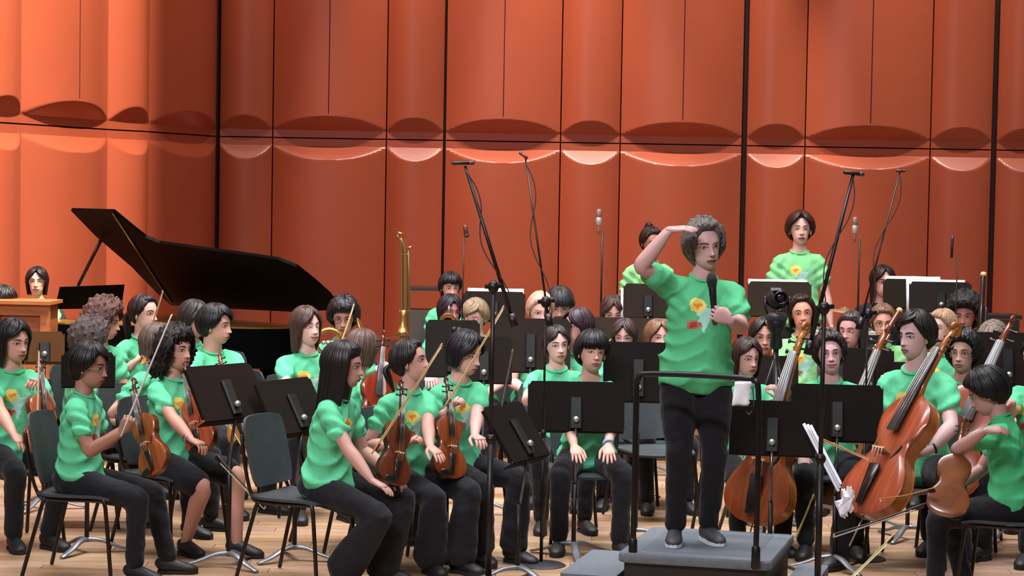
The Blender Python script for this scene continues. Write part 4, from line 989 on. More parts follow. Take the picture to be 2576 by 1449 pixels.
p13 = sit('girl in profile with very long dark hair sitting forward, hand on her knee', 874, 925, 11.85, a=72, lean=9, head=(8, 2, 0), skin='a87c6c', hairc='1a1416', vox=.011, wideleg=.9, H=dict(style='back', fr=50, len=.40, n=130, th=.022, part=-20, behind=1.9, w=.014),
   armR=dict(r=(962, 1250, -.42), dir=(0, 1, -.45), pole=(-.3, -.7, -.8), curl=.18), armL=dict(l=(.16, .36, .62)), legs=dict(L=(.12, .30, .085), R=(-.10, .16, .085)), seat=None)
chair('black shell chair the profile girl with very long hair perches on', p13['ro']-p13['Fw']*.14+p13['Lf']*.0, 66)
p14 = sit('person with straight light brown hair facing away, hand on a viola neck', 917, 885, 13.1, a=120, lean=10, head=(20, 8, 0), skin='d9b0a4', hairc='5b463c', H=dict(style='part', fr=44, len=.08, n=110, th=.016), armR=dict(r=(960, 945, -.35), curl=1.1, dir=(.2, .4, .9), pole=(-.6, 0, -1)))
p15 = sit('girl with dark hair tied at the nape, face lifted to the right', 1045, 915, 12.3, a=42, lean=7, head=(34, -10, 0), skin='b58474', hairc='1c1518', vox=.012, wideleg=.8, H=dict(style='back', fr=50, th=.014, n=70, tail=.16),
   armR=dict(r=(1020, 1122, -.2), curl=.8, dir=(.3, .5, .5), pole=(-.5, 0, -1)), armL=dict(r=(1085, 1192, -.55), dir=(0, 1, -.5), curl=.2, pole=(.2, -.8, -.8)), legs=dict(L=(.14, .38, .085), R=(-.02, .30, .085)))
p16 = sit('girl with black hair piled up and strands by her face, violin leaning on her shoulder', 1170, 893, 12.7, a=38, lean=6, head=(16, 12, 0), skin='c9978c', hairc='17131a', vox=.012, wideleg=.5, H=dict(style='part', fr=50, th=.020, n=90, len=.06, bun=(.0, -.085, .10), behind=.2),
   armR=dict(r=(1128, 1030, -.3), curl=.9, dir=(.3, .5, .7), pole=(-.6, 0, -1)), armL=dict(r=(1190, 1140, -.5), dir=(-.2, 1, -.2), curl=.4), legs=dict(L=(.16, .40, .085), R=(-.04, .34, .085)))
p17 = sit('blond boy with swept fringe looking down behind a black stand', 1197, 800, 16.1, a=-6, lean=6, head=(-14, 12, 0), skin='d6a8a4', hairc='8a745c', shirt=shirt_mat('bright_green_tee', '74d892'), H=dict(style='side', fend=24, fr=50, th=.020, n=100, over=8, w=.014), armR=dict(l=(-.34, .22, .80), pole=(-1, 0, -.6)), Fc=dict(closed=True))
p18 = sit('dark haired player with a brass mouthpiece between the bowl cut boy and the blond boy', 1133, 786, 16.9, a=12, lean=6, head=(10, 4, 0), skin='a8606a', hairc='1f1a26', H=dict(style='part', fr=44, th=.018, len=.05))
p19 = sit('boy with a neat black bowl cut at the very back behind the stands', 1133, 726, 17.5, z0=.2, a=6, lean=4, head=(8, 4, 0), skin='cf937c', hairc='18161a', H=dict(style='bangs', fend=28, fr=50, th=.022, n=80), seat='black shell chair at the back under the boy with the neat bowl cut')
p20 = sit('boy with a silvery black mop of hair facing down, back row centre', 1408, 772, 17.0, a=0, lean=8, head=(0, 16, 0), skin='cf9a8c', hairc='2b2a2d', H=dict(style='bangs', fend=20, fr=50, th=.026, n=90, w=.015))
p20b = sit('fair haired player mostly hidden behind the microphone pole, back row', 1360, 784, 16.1, a=10, lean=8, head=(0, 10, 0), skin='e0ac9c', hairc='c09a86', H=dict(style='short', fr=46, th=.012, n=60))
p21 = sit('girl with dark red-brown hair looking left behind the parted haired girl', 1450, 826, 15.0, a=-20, lean=5, head=(-34, -2, 0), skin='d3988c', hairc='30202a', H=dict(style='part', fr=50, th=.014, len=.12))
p22 = sit('girl with centre parted dark hair beside the boy with a bowl cut', 1404, 870, 14.0, a=8, lean=6, head=(8, 2, 5), skin=pale, hairc='2a1f1e', H=dict(style='part', fr=52, th=.012, n=80, tail=.1), armR=dict(r=(1345, 1000, -.4)), armL=dict(l=(.16, .36, .66)))
p23 = sit('boy with a black bowl cut, hands spread on both knees and a pale wristband', 1488, 893, 13.1, a=4, lean=12, head=(12, -6, -4), skin='cf9c88', hairc='121015', vox=.012, H=dict(style='bangs', fend=17, fr=50, th=.026, n=110, w=.013, over=8),
   armR=dict(r=(1448, 1148, -.42), dir=(.15, .8, -.55), curl=.12, spread=1.4, pole=(-.9, -.2, -.6)), armL=dict(r=(1527, 1152, -.42), dir=(0, .8, -.6), curl=.12, spread=1.5, pole=(.9, -.2, -.6)), legs=dict(L=(.17, .42, .085), R=(-.20, .34, .085)))
p24 = sit('girl with brown hair reading low behind the drum stand', 1543, 790, 16.6, a=0, lean=8, head=(0, 12, 0), skin='cf9c88', hairc='3c2722', H=dict(style='part', fr=46, th=.016, len=.08))
p25 = sit('player with a pink face peering over the wide stand left of the podium', 1572, 850, 15.0, a=0, lean=8, head=(-10, 6, 0), skin='d09c94', hairc='3a2b2a', H=dict(style='part', fr=48, th=.014, len=.10))
p26 = sit('girl with long fair brown hair half hidden by the man on the podium', 1657, 852, 14.9, a=10, lean=5, head=(8, 0, 0), skin='d8a090', hairc='6a4a34', H=dict(style='part', fr=52, th=.014, len=.2, n=90))
X27 = X(1622, 17.7, .2)
p27 = person('standing player with a bun, face hidden by the raised forearm', 1622, 17.7, a=10, z0=.2, k=.93, stand=True, root=X27, head=(10, 8, 0), skin='a8604a', hairc='2a1613', shirt=shirt_mat('lime_tee', '92d890'), H=dict(style='back', fr=50, th=.012, bun=(0, -.07, .12)))
X28 = X(2001, 17.7, .2)
p28 = person('tall boy with tousled brown fringe standing against the wall', 2001, 17.7, a=0, z0=.2, k=1.0, stand=True, root=X28, lean=0, head=(0, -6, 0), skin='dca89a', hairc='3a2118', shirt=shirt_mat('lime_tee2', '84d490'), H=dict(style='part', fr=56, th=.030, curl=.008, n=110, over=10, w=.016, part=2), Fc=dict(open=.003),
   armL=dict(l=(.26, .08, .84)), armR=dict(l=(-.22, .25, 1.0)))
p29 = sit('smiling girl with dark hair in a bright tee behind the right boom pole', 2024, 792, 16.3, a=6, lean=4, head=(-10, -2, 6), skin='c98068', hairc='22150f', shirt=shirt_mat('lime_tee', '92d890'), H=dict(style='back', fr=54, th=.016, len=.08, n=90), Fc=dict(smile=1.0))
p30 = sit('girl with round glasses and black hair dressed in black under the camera', 1922, 852, 14.6, a=0, lean=4, head=(0, 0, 0), skin='b98068', hairc='18130f', shirt=mat('black_top', '1c1a1e', .9), print_=False, longsl=True, H=dict(style='part', fr=52, th=.018, len=.06, n=90), glass=('6a6260', .0014))
p31 = sit('girl with a dark bob partly behind the raised elbow, hand on a cello neck', 1880, 905, 13.3, a=12, lean=5, head=(12, 2, 0), skin='c08c80', hairc='2b1a16', H=dict(style='bangs', fend=16, fr=48, th=.018, len=.12, n=100), armL=dict(r=(1958, 1000, -.3), curl=.9, wd=(-.4, -.2, .9), pole=(.8, 0, -1)), armR=dict(r=(1868, 1140, -.5)))
p32 = sit('smiling boy with dark curls and thin glasses leaning on the wide stand', 2091, 895, 13.2, a=-4, lean=10, head=(0, -4, 4), skin='cfa0a4', hairc='2a1c1e', vox=.013, H=dict(style='curly', curl=.016, th=.024, n=110, fr=50, fend=30, over=22, w=.013), Fc=dict(smile=1.0), glass=('5a4a50', .0014),
   armL=dict(r=(2160, 985, -.25), curl=.7, wd=(-.9, 0, .15), wn=(0, -.4, 1), pole=(1, 0, -.8)), armR=dict(l=(-.18, .34, .62)))
p33 = sit('woman with long dark hair and closed eyes in a black top', 2142, 836, 15.0, a=-10, lean=4, head=(-22, 0, 0), skin='b9807c', hairc='332a2c', shirt=mat('black_top', '1c1a1e', .9), print_=False, longsl=True, H=dict(style='back', fr=52, th=.014, len=.18, n=90, part=10), Fc=dict(closed=True))
p34 = sit('girl with long dark hair peeking from behind a tall stand at the back right', 2222, 712, 17.6, z0=.2, a=4, lean=3, head=(6, 2, 0), skin='d09080', hairc='241310', shirt=mat('black_top', '1c1a1e', .9), print_=False, longsl=True, H=dict(style='part', fr=54, th=.012, len=.2, n=90))
p35 = sit('man with short light brown hair and glasses playing a bassoon', 2222, 812, 16.2, a=0, lean=4, head=(-4, 8, 0), skin='d89880', hairc='6a4a38', shirt=shirt_mat('lime_tee', '92d890'), H=dict(style='short', fr=50, th=.014, curl=.006, n=80), glass=('5a3438', .002), armL=dict(l=(.10, .30, .80)), armR=dict(l=(-.14, .26, .70)))
p36 = sit('tall pale boy with short dark hair looking left over his cello', 2303, 850, 12.75, a=-22, lean=6, head=(-28, 2, 0), skin='c4a2a4', hairc='18130f', vox=.012, H=dict(style='side', fend=38, fr=54, th=.020, n=110, over=2, w=.012, hs=.93, sgn=1), Fc=dict(heavy=1, wide=.95),
   armL=dict(r=(2345, 1130, -.45), wd=(-1, -.1, -.25), wn=(-.1, -.6, 1), curl=.35, pole=(.9, -.2, -.8)), armR=dict(r=(2265, 1160, -.25)), legs=dict(L=(.32, .36, .085), R=(-.30, .36, .085)))
p37 = sit('fair haired player hidden behind the tall pale boy', 2372, 828, 15.4, a=-10, lean=5, head=(-40, 0, 0), skin='d8a898', hairc='9a7a62', H=dict(style='short', fr=46, th=.012))
p38 = sit('player with big black curls in a black top behind the cello scrolls', 2427, 796, 16.4, a=-12, lean=5, head=(-6, 6, 0), skin='9c5c4c', hairc='1f1a1c', shirt=mat('black_top', '1c1a1e', .9), print_=False, longsl=True, H=dict(style='curly', curl=.020, th=.05, n=140, fr=40, over=20, w=.016, rough=.6))
p39 = sit('boy with wavy black hair and thin glasses holding a cello by the scroll, right side', 2423, 892, 13.4, a=-16, lean=7, head=(-12, 0, 0), skin='b98c78', hairc='151314', H=dict(style='curly', curl=.016, th=.034, n=120, fr=46, over=34, fend=26, w=.016), glass=('5a4a40', .0014))
p40 = sit('grey haired player bent over a violin at the far right', 2505, 860, 14.4, a=-20, lean=14, head=(-10, 34, 0), skin='c89078', hairc='7a6a62', H=dict(style='back', fr=50, th=.014, n=90))
p41 = sit('boy with glossy black hair seen from behind, hand on his own shoulder, front right', 2492, 990, 11.6, a=-112, lean=12, head=(6, 26, 0), skin='a87c74', hairc='0d0c11', vox=.011, shirt=shirt_mat('green_tee_front', '4cbc7e'), print_=True, H=dict(style='short', fr=40, th=.026, n=130, over=12, w=.014, hs=1.05, seed=3),
   armL=dict(px=(2480, 1084, 11.22), ep=(2345, 1150, 11.25), wd=(1, .12, .10), wn=(-.1, -.5, 1), curl=.22), armR=dict(px=(2400, 1230, 11.6), curl=.7, pole=(-.3, .3, -1)), legs=dict(L=(.10, .44, .085), R=(-.10, .30, .085)))
p42 = sit('player in a green tee cut off by the right edge of the picture', 2606, 905, 13.1, a=-40, lean=6, head=(-10, 4, 0), skin='b98c84', hairc='1a1614', H=dict(style='short'), armR=dict(r=(2545, 1012, -.3), curl=.8, wd=(-.9, 0, .2)))
# bands and bracelets
def band(label, c, d, r, col, w_=.006, cat_='wristband'):
    o = MB(); d = V(d).normalized(); q = d.orthogonal().normalized(); s_ = d.cross(q)
    o.loft([V(c)+(q*math.cos(t_)*r+s_*math.sin(t_)*r*.8) for t_ in np.linspace(0, 2*PI, 19)], [(w_*.5, w_)]*19, 6, up=d); ob = o.obj('wristband', mat('band_'+col, col, .6), origin=V(c)); tag(ob, label, cat_)
W, dn, nn = p23['hands'][0]; band('pale blue wristband on the left wrist of the bowl cut boy', W-dn*.02, dn, .030, '9ab0dc', .012)
W, dn, nn = p3['hands'][1]; band('thin red bracelet on the wrist resting on a bare knee', W-dn*.02, dn, .027, 'b02a3a', .004)
band('thin dark bracelet beside the red one on the same wrist', W-dn*.045, dn, .028, '3a1a20', .003)
W, dn, nn = p36['hands'][0]; band('black cord bracelet on the wrist of the pale cellist', W-dn*.015, dn, .029, '141014', .006)
# ------------------------------------------------------------------ bowed instruments
VG, BG = 'violins and violas held by the players', 'bows'
def vio(label, b, tp_, face, L=.36, col='8a3f1c', rib='5e2c14', cat_='violin', name='violin', **kw):
    """b, tp_: (px, py, depth) of the tail end and of a point on the axis toward the scroll"""
    return strings(name, label, cat_, frame(P(*b), P(*tp_), face), L, col, rib, group=VG if L < .5 else 'cellos', **kw)
vio('reddish brown violin standing on the lap of the girl at the left edge', (98, 1142, 12.35), (99, 940, 12.6), (.75, -.65, 0), col='a0522a', rib='6a3016')
bow('bow held bolt upright in front of the violin at the left edge', P(91, 1168, 12.25), P(98, 884, 12.3), (-.3, 1, 0), stick='c7b9a0', group=BG)
vio('brown violin on the knee of the tanned boy in profile', (398, 1192, 11.75), (352, 1020, 11.95), (-.55, -.8, .1), col='8e4a20', rib='5a2a12')
bow('long pale bow crossing in front of the curly haired girl', P(306, 1092, 11.6), P(432, 792, 11.7), (.2, -1, 0), hair='e6e6ea', stick='c9c2ba', group=BG)
vio('red-brown violin in front of the curly haired girl', (514, 1138, 12.35), (480, 985, 12.55), (-.45, -.85, .05), col='9a4526', rib='5e2814')
bow('bow pointing down from the hand with the red bracelet', P(543, 1150, 12.1), P(667, 1280, 12.0), (0, 0, 1), hair='d2cf9c', stick='3a2418', group=BG)
vio('pale orange viola on the knee of the stocky boy', (628, 1118, 13.7), (572, 955, 13.9), (-.3, -.9, .1), L=.40, col='c07c3c', rib='7a4420', name='viola')
bow('bow slanting over the pale orange viola', P(568, 1050, 13.55), P(655, 1200, 13.5), (0, -.4, 1), hair='d8c79a', stick='9a6c3a', group=BG)
vio('dark brown violin on the lap of the girl lifting her face', (985, 1222, 11.75), (1008, 985, 11.95), (.65, -.75, .1), col='5e2c16', rib='3c1c10')
bow('bow slanting up across the girl lifting her face', P(940, 1138, 11.7), P(1113, 866, 11.8), (-.3, -1, .2), hair='d9d3a6', stick='b48a4a', group=BG)
vio('chestnut violin on the thigh of the girl with piled up hair', (1130, 1205, 12.15), (1124, 985, 12.35), (.55, -.8, .1), col='7c3c1a', rib='4c2210')
bow('bow slanting up past the girl with piled up hair', P(1120, 1025, 12.2), P(1268, 772, 12.35), (-.3, -1, .2), hair='d9cf9c', stick='b48a4a', group=BG)
vio('red viola with a grey shining fingerboard behind the girl in profile', (932, 1110, 12.65), (957, 900, 12.8), (.35, -.9, .1), L=.40, col='8c2c14', rib='5a1c0e', board='55525c', name='viola')
bow('pale bow raised beside the boy with wavy hair', P(826, 958, 14.2), P(890, 768, 14.5), (0, -1, .2), stick='c49a5a', group=BG)
bow('thin bow upright beside the girl with tied back hair', P(352, 912, 15.0), P(410, 732, 15.1), (0, -1, .2), stick='8a6048', group=BG)
bow('bow resting across the wide stand left of the podium', P(1528, 864, 15.12), P(1584, 803, 15.14), (0, -1, .2), hair='e0d6a8', stick='c0a060', group=BG)
bow('grey bow upright between the piled hair girl and the tall pole', P(1250, 1085, 12.0), P(1290, 880, 12.1), (0, -1, .2), hair='9a9088', stick='5a4a40', group=BG)
vio('orange-red cello leaning across the tall pale boy', (2172, 1300, 12.05), (2398, 838, 12.4), (-.82, -.55, .2), L=.755, col='94462a', rib='94551f', board='3c3a40', cat_='cello', name='cello', pin=.18)
vio('cello standing right behind the podium rail', (1893, 1318, 12.8), (2014, 868, 13.0), (-.62, -.75, .05), L=.745, col='84401f', rib='9c6022', board='7a7c86', cat_='cello', name='cello', pin=.22)
vio('honey coloured cello lying low behind the crumpled white paper', (2060, 1268, 13.35), (2222, 850, 13.7), (-.2, -.95, .25), L=.74, col='a8683a', rib='86481f', board='5a5658', cat_='cello', name='cello', pin=.1)
vio('dark cello behind the boy with thin glasses, scroll at the right edge', (2352, 1250, 13.0), (2532, 838, 13.3), (-.4, -.9, .2), L=.74, col='8a3c1e', rib='6c2e14', board='84868c', cat_='cello', name='cello', pin=.1)
vio('brown violin lying back outward on the lap of the glossy haired boy', (2378, 1296, 11.15), (2420, 1080, 11.45), (.25, .9, .2), col='7c3f1a', rib='74401c')
bow('reddish bow held across the strings of the big cello', P(2055, 1100, 12.3), P(2190, 1158, 11.95), (0, -1, .3), stick='a8603c', hair='c08a60', group=BG)
bow('dark bow slanting over black trousers at lower right', P(2325, 1273, 11.05), P(2095, 1350, 10.9), (0, -.5, 1), stick='3c2a20', hair='5a4638', group=BG)
bow('bright bow pointing to the bottom edge at lower right', P(2246, 1352, 11.2), P(2120, 1475, 11.0), (0, -.5, 1), hair='e0dc9c', stick='c0b070', group=BG)
bow('pale bow tip leaning behind the podium at its right', P(2046, 1250, 12.9), P(2002, 1352, 12.8), (0, -.5, 1), hair='e0dc9c', stick='c9b070', group=BG)
bow('short light wooden bow end by the brown violin at lower right', P(2352, 1234, 11.1), P(2215, 1262, 11.5), (0, -.5, 1), stick='b07c44', hair='7a4c28', group=BG)
# ------------------------------------------------------------------ music stands
stand('black stand seen from its edge in front of the stocky boy', 573, 985, 12.3, a=52, w=.50, h=.33, tilt=30, dark='241a17', ba=20)
stand('black stand with its desk tipped behind the profile girl', 738, 1020, 12.55, a=58, w=.50, h=.33, tilt=30, dark='221b18', ba=50)
stand('wide black stand in front of the boy with hands on both knees', 1449, 1022, 12.85, a=0, w=.555, h=.29, tilt=14, dark='191413', ba=35)
stand('dark stand turned edge on beside the tall left pole', 1300, 1085, 12.0, a=64, w=.46, h=.34, tilt=34, dark='1d1614', ba=10)
stand('wide black stand under the smiling boy with dark curls', 2106, 1038, 12.55, a=-5, w=.51, h=.32, tilt=12, dark='191413', ba=60)
stand('black stand just behind the right podium rail post', 1944, 1076, 12.25, a=-10, w=.47, h=.30, tilt=12, dark='1c1513', ba=20)
s1, r1 = stand('tall stand with white pages at the back beside the boom pole', 1243, 770, 16.6, w=.46, h=.22, tilt=10, dark='2a2523')
sheet('white pages standing above the desk beside the boom pole', s1, r1, w=.42, h=.24, x=0.01, dz=.02, yo=.03)
stand('dark stand hiding the blond boy', 1138, 876, 14.9, w=.36, h=.38, tilt=10, dark='262422')
stand('second dark stand right of the blond boy', 1218, 905, 14.4, w=.36, h=.30, tilt=10, dark='2a2422')
stand('broad dark stand below the silvery mop of hair', 1335, 868, 14.9, w=.53, h=.36, tilt=10, dark='322c27')
stand('dark stand behind the parted haired girl', 1440, 850, 15.7, w=.30, h=.30, tilt=10, dark='3a322c')
stand('wide brown-black stand with a bow across it left of the podium', 1570, 842, 15.3, w=.56, h=.24, tilt=14, dark='3a312b')
stand('deep black stand directly left of the man on the podium', 1606, 935, 13.4, w=.42, h=.36, tilt=12, dark='1b1615')
s2, r2 = stand('tall stand in front of the standing player with a bun', 1630, 756, 16.5, w=.36, h=.25, tilt=8, dark='332d27')
sheet('white pages edging the tall stand before the player with a bun', s2, r2, w=.39, h=.24, x=-.005, dz=-.03, yo=.012)
s3, r3 = stand('tall wide stand in front of the tall standing boy', 1961, 752, 16.6, w=.47, h=.26, tilt=8, dark='39322c')
sheet('white pages over the top of the stand before the tall standing boy', s3, r3, w=.44, h=.26, x=-.01, dz=.02, yo=.02)
s4, r4 = stand('tall stand half hidden by another at the back right', 2292, 738, 17.0, w=.42, h=.22, tilt=8, dark='2e2824')
sheet('white pages over the left tall stand at the back right', s4, r4, w=.42, h=.24, x=0.02, dz=.015, yo=.02)
s5, r5 = stand('tall stand with curled white pages at the back right', 2366, 746, 16.6, w=.46, h=.22, tilt=8, dark='2f2b2b')
sheet('curled white pages on the right tall stand at the back right', s5, r5, w=.44, h=.26, x=-.03, dz=.0, yo=.02)
stand('small dark stand before the woman with closed eyes', 2185, 935, 14.1, w=.32, h=.30, tilt=10, dark='241d1b')
stand('dark stand between the pale boy and the woman with closed eyes', 2290, 980, 13.7, w=.30, h=.34, tilt=10, dark='2a1f1b')
stand('dark stand below the girl with round glasses', 1955, 935, 13.9, w=.26, h=.20, tilt=10, dark='2b2420')
stand('large dark stand behind the glossy haired boy', 2535, 905, 13.75, w=.44, h=.34, tilt=10, dark='2a211e')
stand('small stand in front of the bassoon player', 2195, 868, 15.7, w=.18, h=.14, tilt=10, dark='221c1b')
stand('lit wooden coloured stand below the oak celesta', 112, 872, 14.3, a=12, w=.25, h=.20, tilt=18, dark='6a4a28')
stand('black stand rising behind the glasses of the tanned boy', 222, 930, 12.7, a=10, w=.30, h=.20, tilt=8, dark='1c1514')
# long white pages hanging from the stand and a crumpled sheet at its end
t = thing('sheet_music', 'long white pages sliding off the stand right of the podium', 'sheet music', P(2070, 1150, 12.0)); o_ = t.location
for k_, (dx, c_) in enumerate(((0, 'e4e6ee'), (9, 'd2d6e2'), (17, 'dfe2ea'))):
    mb = MB(); q = [P(2022+dx+ (x_)*.92, 1066+x_*1.78+dx*.25, 12.1-.02*k_-x_*.002) for x_ in (0, 25, 50, 75, 95-k_*6)]
    mb.loft(q, [(.009, .003)]*5, 6, up=(0, -1, 0), cap=True, sub=2); mb.obj('page', mat('page_'+c_, c_, .8), t, origin=o_)
rs = random.Random(4); cb = MB(); cc = P(2128, 1262, 11.85)
vs = []; fs = []
for i in range(9):
    for j in range(12):
        e = -PI/2+PI*i/8; a = 2*PI*j/12; r_ = .050*(1+.45*rs.uniform(-1, 1)); vs.append((cc.x+r_*math.cos(e)*math.cos(a)*.85+.012*math.sin(e*2), cc.y+r_*.6*math.cos(e)*math.sin(a), cc.z+r_*1.35*math.sin(e)))
for i in range(8):
    for j in range(12): fs.append((i*12+j, i*12+(j+1) % 12, (i+1)*12+(j+1) % 12, (i+1)*12+j))
cb.add(vs, fs); o = cb.obj('crumpled_paper', mat('crumpled_white', 'eef0f8', .75), smooth=False, origin=cc); tag(o, 'crumpled white sheet hanging at the lower end of the sliding pages', 'paper')
# ------------------------------------------------------------------ microphones
def ms(label, base, top, ba_, bb_, D, Db=None, **kw):
    b = X(base, D, kw.get('z0', 0)); tp_ = P(top[0], top[1], D); tp_ = V((b.x, b.y, tp_.z))
    A_ = None if ba_ is None else P(ba_[0], ba_[1], D-.02); B_ = None if bb_ is None else P(bb_[0], bb_[1], Db or D+.15)
    return mic_stand(label, b, tp_, A_, B_, **kw)
ms('tall black stand with a long boom leaning left beside the blond boy', 1228, (1245, 722), (1285, 790), (1170, 418), 11.7, 11.8, r=.014)
shell_mic('slim black microphone bar on top of the boom leaning left', P(1165, 410, 11.8), (1, .1, .03), L=.11, r=.010)
ms('thin black stand on a round iron base with a boom rising behind the wide stand', 1361, (1375, 760), (1378, 790), (1322, 400), 12.5, 12.7, r=.008)
shell_mic('small angled microphone on the thin boom above the orchestra centre', P(1317, 391, 12.7), (-.8, .2, .6), L=.05, r=.009, col='5a2a24')
ms('tall black stand with a boom leaning right beyond the podium', 2055, (2058, 775), (2040, 858), (2146, 440), 11.35, 11.5, r=.014)
shell_mic('slim black microphone bar on top of the boom leaning right', P(2148, 436, 11.5), (1, .1, -.08), L=.10, r=.010)
ms('thin stand with a boom leaning right by the wide stand under the curly boy', 2168, (2170, 790), (2168, 800), (2264, 434), 12.9, 13.1, r=.007)
shell_mic('small microphone at the tip of the thin right boom', P(2266, 430, 13.1), (1, .1, 0), L=.05, r=.008, col='4a1c18')
for x_, y0_, D_, nm in ((1505, 545, 17.1, 'left of the standing player with a bun'), (2149, 565, 17.1, 'right of the tall standing boy')):
    b = X(x_-1, D_, 0); t_ = P(x_, y0_+35, D_); mic_stand('straight upright stand '+nm, b, V((b.x, b.y, t_.z)), None, None, r=.009)
    t = thing('microphone', 'silver headed microphone '+nm, 'microphone', P(x_+1, y0_+10, D_), 0, 'silver headed microphones'); o_ = t.location
    MB().loft([P(x_+.5, y0_+42, D_), P(x_+1, y0_+22, D_)], [.012, .013], 10).obj('mount', mat('mic_mount_tan', '9a5a44', .4), t, origin=o_)
    MB().loft([P(x_+1, y0_+20, D_), P(x_+1.5, y0_+2, D_)], [(.022, .02), (.022, .02)], 14).obj('mic_body', mat('mic_silver', 'c9c6c0', .3, metal=.5), t, origin=o_)
    MB().loft([P(x_+1.5, y0_+1, D_), P(x_+2, y0_-16, D_)], [(.022, .02), (.020, .018)], 14).obj('grille', mat('mic_grey_mesh', '8e7468', .5, metal=.3), t, origin=o_)
b = X(2392, 15.6, 0); t_ = P(2395, 640, 15.6); mic_stand('thin upright rod stand at the back right by the curled pages', b, V((b.x, b.y, t_.z)), None, None, r=.006)
shell_mic('black stick microphone on the thin rod at the back right', P(2395, 622, 15.6), (.02, 0, 1), L=.14, r=.010, col='2a1512')
b = X(1150, 15.4, 0); t_ = P(1163, 600, 15.4); t = mic_stand('thin rod stand with a cable behind the blond boy', b, V((b.x+.02, b.y, t_.z)), None, None, r=.006)
shell_mic('small dark microphone on the thin rod behind the blond boy', P(1172, 582, 15.4), (.2, 0, -1), L=.07, r=.016, col='5a3a28')
# ------------------------------------------------------------------ remote camera on its tripod
t = thing('video_camera', 'black dome shaped remote video camera on a tripod behind the podium', 'camera', P(1955, 800, 13.6)); o_ = t.location; cm = mat('camera_black', '1d1d21', .3); c = P(1955, 752, 13.6)
MB().ell(c, (.072, .07, .066), None, 24, 14).obj('head', cm, t, origin=o_)
MB().lathe([(0, .0), (.042, 0), (.044, .02), (.038, .032), (.034, .030), (.030, .010), (0, .008)], c+V((.012, -.062, .012)), Matrix.Rotation(R(90), 4, 'X'), 24).obj('lens_barrel', mat('lens_black', '0a0a0c', .2), t, origin=o_)
MB().ell(c+V((.012, -.075, .012)), (.026, .010, .026), None, 16, 8).obj('lens', mat('lens_glass', '1c1224', .05, coat=1), t, origin=o_)
MB().box(c+V((-.015, -.050, .062)), (.06, .03, .014)).obj('visor', mat('camera_grey', '8e8e96', .35), t, origin=o_, smooth=False)
for sx in (-1, 1): MB().loft([c+V((sx*.075, 0, .01)), c+V((sx*.075, 0, -.06)), c+V((sx*.06, 0, -.09))], [(.012, .03)]*3, 8, up=(0, 1, 0)).obj('yoke_arm', cm, t, origin=o_)
MB().lathe([(0, -.13), (.065, -.13), (.07, -.10), (.06, -.085), (0, -.085)], c, None, 24).obj('base', mat('camera_base', '3a3a3e', .4), t, origin=o_)
t = thing('tripod', 'black tripod carrying the remote video camera behind the podium', 'tripod', (c.x, c.y, 0)); tz = c.z-.13
MB().loft([(c.x, c.y, tz), (c.x, c.y, tz-.05), (c.x, c.y, tz-.08), (c.x, c.y, tz-.16)], [.06, .055, .035, .04], 16).obj('tripod_head', cm, t, origin=t.location)
MB().tube((c.x, c.y, tz-.15), (c.x, c.y, .35), .017).obj('column', cm, t, origin=t.location)
for q in range(3): an = R(30+120*q); MB().tube((c.x, c.y, tz-.22), (c.x+.36*math.cos(an), c.y+.36*math.sin(an), .01), .012).obj('leg', cm, t, origin=t.location)
# ------------------------------------------------------------------ winds, brass and percussion
brass = mat('lacquered_brass', 'a8804a', .35, metal=.8); brass2 = mat('old_brass', '9a7048', .4, metal=.7); silver = mat('silver_keys', 'd0d0cc', .2, metal=.9)
t = thing('trombone', 'brass trombone held upright against the wall between piano and blond boy', 'trombone', P(1018, 860, 15.6)); o_ = t.location; D_ = 15.6
MB().loft([P(1010, 850, D_), P(1010, 640, D_), P(1008, 612, D_), P(1000, 592, D_)], [.009, .009, .009, .011], 10, sub=3).obj('main_slide', brass2, t, origin=o_)
MB().loft([P(1030, 862, D_), P(1029, 700, D_), P(1028, 632, D_)], [.009]*3, 10).obj('slide_tube', brass2, t, origin=o_)
MB().loft([P(1020, 860, D_), P(1020, 700, D_), P(1018, 628, D_), P(1008, 600, D_)], [.013, .018, .014, .011], 12, sub=3).obj('tuning_tube', brass, t, origin=o_)
MB().tube(P(1000, 586, D_), P(1014, 590, D_), .012).tube(P(1026, 624, D_), P(1036, 622, D_), .011).obj('crook', brass, t, origin=o_)
MB().tube(P(1004, 782, D_), P(1032, 782, D_), .008).tube(P(1006, 640, D_), P(1032, 640, D_), .006).obj('brace', silver, t, origin=o_)
MB().loft([P(1016, 780, D_), P(1014, 820, D_), P(1012, 845, D_-.02)], [.02, .03, .05], 18, sub=3, cap=False).obj('bell', brass, t, origin=o_)
t = thing('french_horn', 'brass french horn held by the boy with wavy hair and glasses', 'horn', P(822, 868, 15.1)); o_ = t.location; c = P(828, 862, 15.1)
MB().loft([c+V((.09*math.cos(a), 0, .09*math.sin(a))) for a in np.linspace(0, 2*PI*1.75, 40)], list(np.linspace(.010, .018, 40)), 8, up=(0, 1, 0)).obj('coil', brass, t, origin=o_)
MB().lathe([(.018, 0), (.025, .08), (.05, .15), (.10, .20), (.145, .215), (.14, .222), (.095, .207), (.02, .10)], c+V((.05, .02, -.05)), Matrix.Rotation(R(65), 4, 'Y'), 24).obj('bell', brass, t, origin=o_)
for q in range(3): MB().lathe([(0, -.02), (.014, -.02), (.014, .02), (0, .022)], c+V((-.035+.03*q, -.02, .0)), Matrix.Rotation(R(90), 4, 'X'), 12).obj('valve', silver, t, origin=o_)
t = thing('trumpet', 'small brass trumpet at the lips of the dark haired player left of the blond boy', 'trumpet', P(1125, 797, 15.9)); o_ = t.location; c = P(1128, 797, 15.9)
